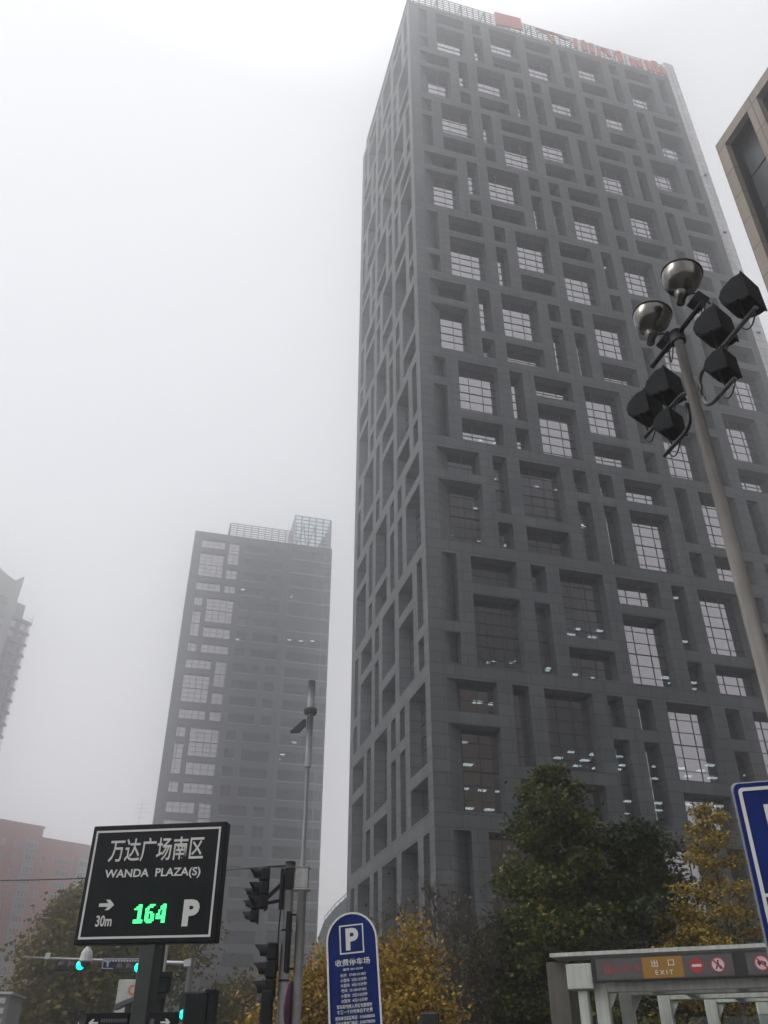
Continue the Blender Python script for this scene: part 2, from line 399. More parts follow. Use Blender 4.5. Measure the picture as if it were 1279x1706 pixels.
def window_mesh(F3, a0, a1, z0, z1, dep, nv, nh, bar=.05, mid=None):
    """frame bars and pane of one opening"""
    fr = MB()
    def bar3(p0, p1, s0, s1):
        x = sorted((p0, p1)); z = sorted((s0, s1))
        A = [F3(x[0], z[0], dep - .06), F3(x[1], z[0], dep - .06), F3(x[1], z[1], dep - .06), F3(x[0], z[1], dep - .06)]
        B = [F3(x[0], z[0], dep + .04), F3(x[1], z[0], dep + .04), F3(x[1], z[1], dep + .04), F3(x[0], z[1], dep + .04)]
        i = len(fr.v); fr.v += [tuple(p) for p in A + B]
        for f in ((0, 1, 2, 3), (4, 7, 6, 5), (0, 4, 5, 1), (1, 5, 6, 2), (2, 6, 7, 3), (3, 7, 4, 0)): fr.face([i + k for k in f])
    for v in nv: 
        x = a0 + (a1 - a0) * v; bar3(max(a0, x - bar / 2), min(a1, x + bar / 2), z0, z1)
    for h in nh:
        z = z0 + (z1 - z0) * h; t = bar * (.8 if h != mid else 2.0); bar3(a0, a1, max(z0, z - t / 2), min(z1, z + t / 2))
    gl = MB(); gl.quad(F3(a0, z0, dep), F3(a1, z0, dep), F3(a1, z1, dep), F3(a0, z1, dep))
    return fr, gl

def bars_for(a0, a1, z0, z1, pane_w=1.46, pane_h=1.1):
    nv = max(1, round((a1 - a0) / pane_w)); nh = max(1, round((z1 - z0) / pane_h))
    vs = [0.0] + [k / nv for k in range(1, nv)] + [1.0]
    if nv == 1: vs = [0.0, .32, 1.0]
    return vs, [0.0] + [k / nh for k in range(1, nh)] + [1.0]

def place_windows(root, specs, glass, limit=100, dull=None, bar=.036):
    """specs: (shown size, F3, a0, a1, z0, z1, dep). The largest in view become parts, the rest one part"""
    specs = sorted(specs, key=lambda s: -s[0])
    for s in specs[:limit]:
        _, F3, a0, a1, z0, z1, dep, pw, ph = s
        vs, hs_ = bars_for(a0, a1, z0, z1, pw, ph)
        fr, gl = window_mesh(F3, a0, a1, z0, z1, dep, vs, hs_, bar, mid=hs_[len(hs_) // 2] if len(hs_) > 5 else None)
        fo = fr.build('window', M['mullion'], root); gl.build('pane', M['glass_dull'] if dull and dull(s) else glass, fo)
    rest = MB()
    for s in specs[limit:]:
        _, F3, a0, a1, z0, z1, dep, pw, ph = s
        vs, hs_ = bars_for(a0, a1, z0, z1, pw, ph)
        fr, gl = window_mesh(F3, a0, a1, z0, z1, dep, vs, hs_)
        for src, mi in ((fr, 0), (gl, 1)):
            o = len(rest.v); rest.v += src.v
            for f in src.f: rest.face([k + o for k in f], mi)
    if rest.f:
        tag(rest.build('window', [M['mullion'], M['glass_dull'] if dull else glass], root), kind='stuff')

def to_px(p):
    x, y, z = p.x, p.y, p.z - EYE
    d = y * math.cos(PITCH) + z * math.sin(PITCH); u = -y * math.sin(PITCH) + z * math.cos(PITCH)
    return CX + F * x / d, CY - F * u / d
def shown(O, U, V, a0, a1, z0, z1, hide=None):
    """area in the photograph of an upright opening"""
    P = []
    for a, z in ((a0, z0), (a1, z0), (a1, z1), (a0, z1)):
        w = O + U * a; P.append(to_px(Vector((w.x, w.y, z))))
    cx = sum(p[0] for p in P) / 4; cy = sum(p[1] for p in P) / 4
    if not (-10 < cx < 1290 and -10 < cy < 1640): return 0.0
    return abs(sum(P[k][0] * P[(k + 1) % 4][1] - P[(k + 1) % 4][0] * P[k][1] for k in range(4))) / 2

tower = thing('office_tower', 'dark grey granite high-rise filling the right half, with staggered deep-set windows and red roof sign', 'skyscraper', C1, RZ)
front = lambda a, z, d: (a, d, z)
left = lambda a, z, d: (d, a, z)
wall = MB(); specs = []
for fidx, (F3, pat, seq, margin, A1, U) in enumerate(((front, PAT_F, SEQ_F, MU, 43.4, E1), (left, PAT_L, SEQ_L, 1.25, DL, N1))):
    rows = []
    for r in range(11):
        p, s = pat[r % 4], seq[r % 4]
        if r == 10:
            p = (['TS', 'BH', 'TS', 'HB', 'BH', 'TS', 'HB', 'ST', 'BH', 'TS'] if fidx == 0 else ['TS', 'BH', 'BH', 'TS', 'BH', 'TS'])
            s = SEQ_F[0] if fidx == 0 else SEQ_L[0]
        rows.append([(a0, a1, zz) for _, a0, a1, zz in openings(fidx, [(ZT - r * RH, layout(p, s, margin, r))])])
    # street storey: tall shopfront openings
    rows.append([(a0, a1, [(.3, ZT - 10 * RH - 11.7 + .3)]) for a0, a1, _ in rows[10]])
    ops = facade(wall, F3, 0, A1, 0, ZTOP, rows, DEP, splay0=1.45 if fidx == 0 else 1.3)
    for a0, a1, z0, z1, af in ops:
        specs.append((shown(C1, U, None, a0, a1, z0, z1), F3, a0, a1, z0, z1, DEP, 1.46, 1.1))
# back, far side and roof close the block
wall.quad((45, 0.6, 0), (45, DL, 0), (45, DL, ZTOP), (45, 0.6, ZTOP)); wall.quad((0, DL, 0), (0, DL, ZTOP), (45, DL, ZTOP), (45, DL, 0))
wall.quad((0, 0, ZTOP), (45, 0, ZTOP), (45, DL, ZTOP), (0, DL, ZTOP))
wall.build('wall', M['granite'], tower, uv=True)
b = MB(); b.box(43.4, UW, -.06, .6, 0, ZTOP + 4.35); b.build('edge_panel', M['panel'], tower, uv=True)
for k in (0, 3, 5): b = MB(); b.box(43.9, 44.35, -.3, -.063, 78 + k * 6.3, 78.14 + k * 6.3); b.build('wall_bracket', M['dark_metal'], tower)
place_windows(tower, specs, M['glass'])
b = MB()
for k in range(35):
    z = ZT + .95 - k * 3.9
    if z > 1: b.box(1.6, 43.6, 1.6, DL - .5, z - .35, z)
b.box(12, 38, 9, 20, 0, ZTOP - .5)
for x in range(9, 44, 9): b.box(x, x + .15, 1.7, 9, 0, ZTOP - .5)
b.build('floor_slab', M['interior'], tower)
b = MB()
for r in range(7, 11):                                     # half-drawn blinds behind the lower windows
    for kd, a0, a1 in layout(PAT_F[r % 4], SEQ_F[r % 4], MU, r):
        for k in range(3):
            if random.random() < .45:
                zt = ZT - r * RH - k * 3.9 + .4; dz = random.uniform(.6, 2.4)
                x = a0 + random.uniform(0, .5); x1 = min(a1, x + random.uniform(.6, 1.5))
                if x > 2.9: b.box(x, x1, 1.75, 1.78, zt - dz, zt)
b.build('blind', M['blind'], tower)
# lit ceiling lamps behind the lower windows
LMP = [(795, 1170), (821, 1173), (773, 1237), (779, 1274), (775, 1314), (803, 1317), (831, 1319), (781, 1347), (815, 1349),
       (930, 1263), (951, 1253), (990, 1257), (974, 1267), (961, 1276), (994, 1280), (1031, 1261), (1029, 1282), (1037, 1275),
       (1091, 1277), (1092, 1297), (1134, 1280), (1167, 1284), (1183, 1275), (1187, 1296), (1146, 1293), (1047, 1335), (1044, 1355), (1098, 1338), (1097, 1350), (1198, 1343), (1150, 1340),
       (962, 1048), (999, 1051), (950, 1058), (986, 1062), (1109, 1129), (1122, 1127), (1119, 1138), (1154, 1137), (1155, 1148), (1140, 1069), (1126, 996), (915, 1113), (957, 1124), (987, 1129),
       (813, 1104), (822, 1101), (851, 1104), (861, 1102), (752, 893), (798, 901), (792, 847), (843, 909), (800, 734), (826, 738), (823, 798), (894, 811), (927, 816), (970, 874), (972, 878), (726, 380), (1006, 446), (912, 1117), (1228, 1215), (1242, 1292), (1228, 1220)]
for i, (px, py) in enumerate(LMP):
    O = C1 + N1 * random.uniform(2.2, 3.6); w = on_wall(px, py, O, E1); rel = w - C1
    s = (.34 if i < 44 else .2) * random.uniform(.7, 1.15)
    if py < 500: s = .25
    lx, ly = rel.dot(E1), rel.dot(N1)
    b = MB(); b.box(lx - s, lx + s, ly - s * .6, ly + s * .6, w.z - .04, w.z + .04); b.build('ceiling_lamp', M['lamp'], tower)
# roof lattice, sign
b = MB()
x0, x1, z0, z1, yy = .9, 43.4, ZTOP, ZTOP + 4.3, .5
n = 44
for k in range(n + 1):
    x = x0 + (x1 - x0) * k / n; w = .06 if k % 4 else .11; b.box(x - w, x + w, yy, yy + .12, z0, z1 + (.0))
for k in range(8):
    z = z0 + .05 + (z1 - z0 - .05) * k / 7; w = .05; b.box(x0, x1, yy - .1, yy - .003, z - w, z + w)
for k in range(14):
    y = yy + .5 + k * 1.9; b.box(.5, .62, y - .05, y + .05, z0, z1)
for k in range(8): z = z0 + .05 + (z1 - z0 - .05) * k / 7; b.box(.4, .497, yy, DL - .5, z - .05, z + .05)
for k in range(12): b.box(x0 + k * 3.8, x0 + k * 3.8 + .14, yy + .13, yy + 4, z1 - .2, z1 - .06)
b.build('roof_lattice', M['lattice'], tower)
def sgn(px, py):
    w = on_wall(px, py, C1 - N1 * .3, E1); r = w - C1
    return r.dot(E1), w.z
b = MB()
q = [sgn(x, y) for x, y in ((826, 41), (871, 51), (866, 32), (823, 21))]; b.prism(q, -.45, -.2)
b.build('sign_square', M['red'], tower)
STR = [((894, 47), (915, 53), 5), ((897, 53), (913, 55), 4), ((914, 58), (923, 69), 6), ((920, 54), (934, 61), 5), ((932, 61), (946, 67), 3),
       ((957, 64), (960, 79), 6), ((970, 67), (975, 84), 6), ((983, 72), (988, 88), 7), ((997, 80), (999, 93), 6), ((1002, 80), (1006, 83), 5), ((1008, 82), (1016, 93), 6),
       ((1029, 85), (1035, 102), 8), ((1026, 87), (1030, 87), 3), ((1051, 97), (1056, 110), 7), ((1063, 100), (1068, 112), 8), ((1076, 101), (1083, 117), 7), ((1089, 102), (1098, 121), 7), ((1102, 112), (1108, 124), 7), ((1086, 101), (1092, 103), 4)]
for (xa, ya), (xb, yb), w in STR:
    q = [sgn(x, y) for x, y in ((xa - w / 2, ya), (xb - w / 2, yb), (xb + w / 2, yb + 1), (xa + w / 2, ya + 1))]
    b = MB(); b.prism(q, -.4, -.15); b.build('sign_stroke', M['red'], tower)

# ---------------------------------------------------------------- second tower
C2 = Vector((-47.02, 180, 0)); Z2 = 113.6 + EYE
E1s, N1s, Y2 = E1, N1, R(75.1)
E1 = Vector((math.sin(Y2), math.cos(Y2), 0)); N1 = Vector((-math.cos(Y2), math.sin(Y2), 0))
t2 = thing('office_tower', 'hazy grey slab tower in the middle distance with glass box on its roof', 'skyscraper', C2, math.pi / 2 - Y2)
wall = MB(); specs = []
rows = []
for r in range(7):
    zt = 111.5 + EYE - r * 15.93; fl = 3.98; sl = []
    H1 = (zt - 2.3, zt)
    if r % 2 == 0:
        sl.append((2.0, 7.75, [(zt - 2.3, zt), (zt - fl - 6.3, zt - fl + .2), (zt - 3 * fl - 2.2, zt - 3 * fl)]))
        sl.append((8.7, 11.3, [(zt - 6.2, zt), (zt - 2 * fl - 2.3, zt - 2 * fl + .4), (zt - 3 * fl - 2.2, zt - 3 * fl)]))
        sl.append((12.7, 18.6, [(zt - 2.4 - k * fl, zt - k * fl) for k in range(4)])); sl.append((20.1, 22.5, [(zt - 2.4 - k * fl, zt - k * fl) for k in range(4)]))
    else:
        sl.append((2.0, 3.95, [(zt - 2.3, zt), (zt - fl - 6.3, zt - fl + .3), (zt - 3 * fl - 2.2, zt - 3 * fl)]))
        sl.append((5.0, 11.25, [(zt - 6.3, zt), (zt - 2 * fl - 2.3, zt - 2 * fl + .4), (zt - 3 * fl - 2.2, zt - 3 * fl)]))
        sl.append((12.7, 15.0, [(zt - 2.4 - k * fl, zt - k * fl) for k in range(4)])); sl.append((16.4, 22.5, [(zt - 2.4 - k * fl, zt - k * fl) for k in range(4)]))
    rows.append(sl)
D2 = 42.0
F2 = lambda a, z, d: (a, d, z)
ops = facade(wall, F2, 0, 24.0, 0, Z2, rows, .45)
for a0, a1, z0, z1, af in ops: specs.append((shown(C2, E1, None, a0, a1, z0, z1) * (4 if a1 < 12 else 1), F2, a0, a1, z0, z1, .45, 1.5, 1.1))
rows = []
for k in range(28):
    zt = 111.7 + EYE - k * 3.98
    rows.append([(24.7, 32.8, [(zt - 2.5, zt)]), (33.05, 34.5, [(zt - 2.5, zt)])])
ops = facade(wall, F2, 24.0, 34.8, 0, Z2, rows, .16)
for a0, a1, z0, z1, af in ops: specs.append((shown(C2, E1, None, a0, a1, z0, z1), F2, a0, a1, z0, z1, .16, 2.7, 2.6))
L2 = lambda a, z, d: (d, a, z)
rows = []
for k in range(28):
    zt = 111.7 + EYE - k * 3.98
    s_ = [2.0, 9.5, 13, 20.5, 28, 31.5] if (k // 4) % 2 == 0 else [2.0, 5.5, 13, 16.5, 24, 31.5]
    rows.append([(a, a + (6 if a2 - a > 5 else 2.2), [(zt - 2.4, zt)]) for a, a2 in zip(s_, s_[1:] + [39])])
ops = facade(wall, L2, 0, D2, 0, Z2, rows, .05)
for a0, a1, z0, z1, af in ops: specs.append((shown(C2, N1, None, a0, a1, z0, z1) * .2, L2, a0, a1, z0, z1, .045, 1.5, 1.2))
wall.quad((34.8, 0, 0), (34.8, D2, 0), (34.8, D2, Z2), (34.8, 0, Z2)); wall.quad((0, D2, 0), (0, D2, Z2), (34.8, D2, Z2), (34.8, D2, 0))
wall.quad((0, 0, Z2), (34.8, 0, Z2), (34.8, D2, Z2), (0, D2, Z2))
wall.build('wall', M['granite2'], t2, uv=True)
place_windows(t2, specs, M['glass'], dull=lambda q: q[2] > 12 and q[1] is F2, bar=.11)
b = MB()
for k in range(29): z = 112.2 + EYE - k * 3.98; b.box(1, 34, 1, D2 - 1, z - .3, z)
b.box(6, 30, 5, D2 - 3, 0, Z2 - .5); b.build('floor_slab', M['interior'], t2)
b = MB()
for k in range(28):
    z = 111.7 + EYE - k * 3.98 - 2.62; b = MB(); b.box(24.4, 34.8, -.12, -.003, z - .07, z + .07); b.build('ledge', M['ledge'], t2)
    for (a0, a1) in (((12.7, 18.6), (20.1, 22.5)) if (k // 4) % 2 == 0 else ((12.7, 15.0), (16.4, 22.5))):
        if random.random() < .8: b = MB(); b.box(a0, a1, -.08, -.003, z + .02, z + .12); b.build('ledge', M['ledge'], t2)
b = MB(); b.box(24.0, 24.2, -.1, -.003, 0, Z2 - 1); b.box(32.86, 33.0, -.09, -.003, 0, Z2 - 1); b.build('rib', M['lattice'], t2)
b = MB()
x0, x1, z0, z1 = 8.5, 24.4, Z2, Z2 + 3.8
for k in range(10): x = x0 + (x1 - x0) * k / 9; b.box(x - .10, x + .10, .4, .55, z0, z1)
for k in range(7): z = z0 + (z1 - z0) * k / 6; b.box(x0, x1, .27, .397, z - .09, z + .09)
for k in range(8): y = .5 + k * 3.5; b.box(x0 - .07, x0 + .07, y + .06, y + .2, z0, z1)
for k in range(7): z = z0 + (z1 - z0) * k / 6; b.box(x0 - .2, x0 - .073, .6, 25, z - .06, z + .06)
b.build('roof_lattice', M['lattice'], t2)
b = MB()
x0, x1, z1 = 24.7, 34.1, Z2 + 8.8
for k in range(6): x = x0 + (x1 - x0) * k / 5; b.box(x - .12, x + .12, .3, .5, Z2, z1)
for k in range(9): z = Z2 + (z1 - Z2) * k / 8; b.box(x0, x1, .17, .297, z - .09, z + .09)
for (xa, za, xb, zb) in ((25.5, 0, 27.6, 8), (27.6, 8, 28.5, 0), (28.5, 0, 30.5, 8), (30.5, 8, 31, 0), (25.5, 8, 25.8, 0)):
    b.tube([(xa, 3, Z2 + za), (xb, 3, Z2 + zb)], .16, 6)
for k in range(6): y = .6 + k * 2; b.box(x0 - .08, x0 + .08, y, y + .14, Z2, z1)
fo = b.build('glass_box_frame', M['lattice'], t2)
b = MB(); b.quad((x0, .36, Z2), (x1, .36, Z2), (x1, .36, z1), (x0, .36, z1)); b.quad((x0, .36, Z2), (x0, .36, z1), (x0, 10, z1), (x0, 10, Z2)); b.build('pane', M['glass_teal'], fo)
b = MB(); b.prism([(34.0, Z2), (34.0, Z2 + 6.4), (30.7, Z2)], .9, 1.0); b.box(34.1, 34.5, .3, 10, Z2, z1); b.box(24.7, 34.1, 10, 10.4, Z2, Z2 + 2.2); b.build('stair_enclosure', M['greywall'], t2)
for px, py in ((482, 1066), (520, 1068), (501, 1068), (459, 1257), (470, 1257), (404, 982), (463, 1265), (490, 1237), (395, 1065), (483, 994)):
    O = C2 + N1 * .75; w = on_wall(px, py, O, E1); rel = w - C2; lx, ly = rel.dot(E1), rel.dot(N1)
    b = MB(); b.box(lx - .5, lx + .5, ly - .15, ly + .15, w.z - .1, w.z + .1); b.build('ceiling_lamp', M['lamp'], t2)

E1, N1 = E1s, N1s
# ---------------------------------------------------------------- corner building at the right
K = 1.3
CR = Vector((14.175 * K, 21.796 * K, 0)); HR = 33.2 * K + EYE
rb = thing('stone_building', 'beige stone clad block at right edge with deep framed dark windows', 'building', CR, RZ - math.pi / 2)
# local x runs along -N1 (towards the street), y into the building along E1
wall = MB()
rows = []; zt = HR - .55 * K
bays = [(.5 * K + i * 2.1 * K, .5 * K + i * 2.1 * K + 1.5 * K) for i in range(16)]
rows.append([(a0, a1, [(9.0, zt)]) for a0, a1 in bays]); rows.append([(a0, a1, [(.4, 7.4)]) for a0, a1 in bays])
FR = lambda a, z, d: (a, d, z)
LR = bays[-1][1] + .6 * K
ops = facade(wall, FR, 0, LR, 0, HR, rows, .9)
wall.quad((0, 0, 0), (0, 0, HR), (0, 26, HR), (0, 26, 0)); wall.quad((LR, 0, 0), (LR, 26, 0), (LR, 26, HR), (LR, 0, HR)); wall.quad((0, 26, 0), (0, 26, HR), (LR, 26, HR), (LR, 26, 0)); wall.quad((0, 0, HR), (LR, 0, HR), (LR, 26, HR), (0, 26, HR))
wall.build('wall', M['travertine'], rb, uv=True)
M['film'] = mat('filmed_glass', (.075, .08, .088), .25, 0, .25, var=.08, scale=.4)
M['bronze'] = mat('bronze_reveal', (.03, .03, .034), .5, .3)
for i, (a0, a1, z0, z1, af) in enumerate(ops):
    nh = max(2, round((z1 - z0) / 2.75))
    fr = MB(); g = MB(); g.quad((a0, .9, z0), (a1, .9, z0), (a1, .9, z1), (a0, .9, z1))
    for k in range(nh + 1):
        z = z1 - (z1 - z0) * k / nh; fr.box(a0 + .05, a1 - .05, .84, .895, max(z0, z - .025), min(z1, z + .025))
    for x in (a0, a1 - .05): fr.box(x, x + .05, .8, .895, z0, z1)
    fr.box(a0 + .003, a0 + .02, .35, .795, z0 + .01, z1 - .01); fr.box(a1 - .02, a1 - .003, .35, .795, z0 + .01, z1 - .01)
    fr.box(a0 + .025, a1 - .025, .35, .795, z1 - .025, z1 - .003)
    f = fr.build('window', M['bronze'], rb); g.build('pane', M['film'], f)
b = MB()
for k in range(11): b.box(.5, LR - .5, 1.3, 25, 2.7 + k * 3.9, 3.1 + k * 3.9)
b.box(2, LR - 2, 5, 25, 0, HR - 1); b.build('floor_slab', M['interior'], rb)

# high-rise across the street behind the viewer: it is what the lower windows mirror
mt = thing('office_tower', 'dark high-rise across the street, mirrored in the lower left windows of the granite tower', 'skyscraper', Vector((93.2, 2.9, 0)) - E1 * 46, RZ)
b = MB(); b.box(0, 46, -30, 0, 0, 120); b.build('wall', M['granite2'], mt, uv=True)
b = MB()
for k in range(15): b.box(1 + k * 3, 1.9 + k * 3, .003, .35, 0, 119)
b.build('pilaster', M['granite2'], mt, uv=True)

# ---------------------------------------------------------------- tower at the left edge
def frame_at(px, py, Y, azdeg):
    w = at(px, py, Y); U = Vector((math.sin(R(azdeg)), math.cos(R(azdeg)), 0)); return Vector((w.x, w.y, 0)), U, math.pi / 2 - R(azdeg)
O3, U3, rz3 = frame_at(50, 1040, 205, 34)
lt = thing('apartment_tower', 'pink and cream apartment high-rise with balcony ledges cut off by the left edge', 'apartment tower', O3, rz3)
# local x runs away to the right end at x=0, y into the building
HT = 100.0 + EYE
b = MB(); b.box(-30, -.9, 0, 18, 0, HT); b.build('wall', M['pinkwall'], lt)
b = MB()
for k in range(33): z = HT - k * 3.05; b.box(-30.2, 0.15, -.7, -.003, z - .55, z - .1); b.box(-6.3, -.2, -.6, -.5, z - .1, z + .2)
b.build('balcony', M['pinkwall'], lt)
b = MB()
for k in range(33):
    z = HT - k * 3.05
    b.box(-.898, -.1, .2, .35, z - 3.05, z - .1); 
    for x in (-.55, -.12): b.box(x, x + .07, -.6, -.5, z - 3.0, z - .6)
    b.box(-.7, -.1, -.62, -.52, z - 1.9, z - 1.8)
b.build('balcony_rail', M['window_pale'], lt)
for k in range(1, 33):
    z = HT - k * 3.05
    for x, w in ((-2.6, 1.5), (-6.2, 2.0), (-10, 2.2), (-14, 2.2)):
        f = MB(); f.ring([(x, z + .35), (x + w, z + .35), (x + w, z + 2.2), (x, z + 2.2)], [(x + .1, z + .45), (x + w - .1, z + .45), (x + w - .1, z + 2.1), (x + .1, z + 2.1)], -.1, -.003)
        if k > 24 or (k > 12 and x < -7): continue
        fo = f.build('window', M['window_pale'], lt)
        g = MB(); g.box(x + .1, x + w - .1, -.06, -.004, z + .45, z + 2.1); g.build('pane', M['glass_teal'], fo)
b = MB(); b.box(-7.0, -2.4, .5, 8, HT, HT + 4.6); b.build('roof_house', M['wall_teal'], lt)
b = MB()
for k in range(7): x = -4.2 + k * .3; b.box(x - .03, x + .03, .3, .4, HT, HT + 4.6)
for k in range(6): b.box(-4.4, -2.35, .25, .297, HT + .2 + k * .8, HT + .28 + k * .8)
for x in (-2.1, -1.5, -.9, -.3): b.box(x - .03, x + .03, -.6, -.54, HT - .1, HT + 1.1)
b.box(-2.3, .1, -.62, -.56, HT + 1.0, HT + 1.06); b.tube([(.1, -.5, HT - .5), (.12, -.5, HT + 3.2)], [.14, .02], 6)
b.build('roof_rail', M['window_pale'], lt)
b = MB(); b.prism([(-30, 72), (-8.6, 72), (-6.9, 92), (-6.3, HT + 11), (-8.4, HT + 8.6), (-11.8, HT + 9.3), (-18, HT + 12), (-30, HT + 12)], -2.2, 1.0)
b.build('cream_fin', M['cream'], lt)
b = MB()
for k in range(9): b.box(-30, -9.2, -2.5, -2.203, 74 + k * 3.6, 75.8 + k * 3.6)
b.build('window_band', M['glass_dark'], lt)

# ---------------------------------------------------------------- red brick blocks
O4, U4, rz4 = frame_at(73, 1381, 235, 46)
def brick_block(lbl, x0, x1, H, yoff, wins, group):
    r = thing('apartment_block', lbl, 'apartment block', O4 + Vector((math.cos(rz4 + math.pi / 2), math.sin(rz4 + math.pi / 2), 0)) * yoff, rz4, group)
    b = MB(); b.box(x0, x1, 0, 14, 0, H); b.build('wall', M['brick'], r, uv=True)
    b = MB(); b.box(x0 - .2, x1 + .2, -.25, 14.2, H + .003, H + .5); b.build('parapet', M['brick'], r, uv=True)
    for (xa, w, kind) in wins:
        if kind == 'bay':
            b = MB(); b.box(xa, xa + w, -1.2, -.003, 0, H - 3.2); b.build('bay', M['greywall'], r)
        if kind == 'pipe':
            b = MB(); b.tube([(xa, -.15, 0), (xa, -.15, H)], .09, 6); b.build('drainpipe', M['window_pale'], r); continue
        n = int((H - 4) / 2.9)
        for k in range(n):
            z = H - 5.6 - k * 2.9; y = -1.2 if kind == 'bay' else 0
            if z < 8: continue
            f = MB(); f.ring([(xa + .1, z), (xa + w - .1, z), (xa + w - .1, z + 1.6), (xa + .1, z + 1.6)], [(xa + .2, z + .1), (xa + w - .2, z + .1), (xa + w - .2, z + 1.5), (xa + .2, z + 1.5)], y - .12, y - .003)
            m_ = max(1, round(w / .9))
            for q in range(1, m_): x = xa + w * q / m_; f.box(x - .05, x + .05, y - .12, y - .003, z + .1, z + 1.5)
            fo = f.build('window', M['window_pale'], r)
            g = MB(); g.box(xa + .2, xa + w - .2, y - .06, y - .004, z + .1, z + 1.5); g.build('pane', M['glass_dark'], fo)
    return r
brick_block('taller red brick apartment block at the lower left edge', -26, 0, 54.8 + EYE, 0, [(-4.2, 3.0, 'bay'), (-7.0, 1.2, 'w'), (-10.6, 1.4, 'w'), (-15, 3, 'bay')], 'red brick apartment blocks')
brick_block('lower red brick apartment block between taller one and black parking sign', .3, 16, 52.7 + EYE, 2.5, [(1.9, 1.3, 'w'), (5.6, 4.4, 'w'), (10.8, .2, 'pipe'), (12, 3.2, 'bay')], 'red brick apartment blocks')
w = at(231, 1372, 262)
an = thing('rooftop_antenna', 'thin antenna mast above the top edge of the black parking sign', 'antenna', (w.x, w.y, 0))
b = MB(); b.tube([(0, 0, 0), (0, 0, w.z + 7.5)], [.16, .05], 6); b.build('mast', M['telecom'], an)
b = MB()
for k, (l, dz) in enumerate(((2.2, 5.5), (1.6, 4.3), (2.4, 3.0), (1.2, 1.6))): b.tube([(-l * .8, 0, w.z + dz), (l, .3, w.z + dz + .25)], .05, 5)
b.build('crossbar', M['telecom'], an)

# ---------------------------------------------------------------- vaulted hall behind
w0 = at(531, 1525, 130)
hall = thing('vaulted_hall', 'grey green curved roof hall showing in the gap between both towers', 'building', (w0.x, w0.y, 0), R(-6))
b = MB(); prof = [(0, 0), (0, 17.5), (.8, 19.6), (2.2, 21.2), (4.2, 22.9), (6.5, 24.3), (9, 25.4), (12, 26), (15, 26), (18, 25), (20, 23), (21, 20), (21, 0)]
b.prism(prof, 0, 40); b.build('shell', M['roof_dome'], hall)
b = MB()
for k in range(2, len(prof) - 3):
    (xa, za), (xb, zb) = prof[k], prof[k + 1]
    b.tube([(xa, .1, za + .5), (xb, .1, zb + .5)], .05, 5)
    for t in (0, .33, .66): b.tube([(xa + (xb - xa) * t, .1, za + (zb - za) * t - .05), (xa + (xb - xa) * t, .1, za + (zb - za) * t + .5)], .04, 5)
b.build('roof_rail', M['lattice'], hall)

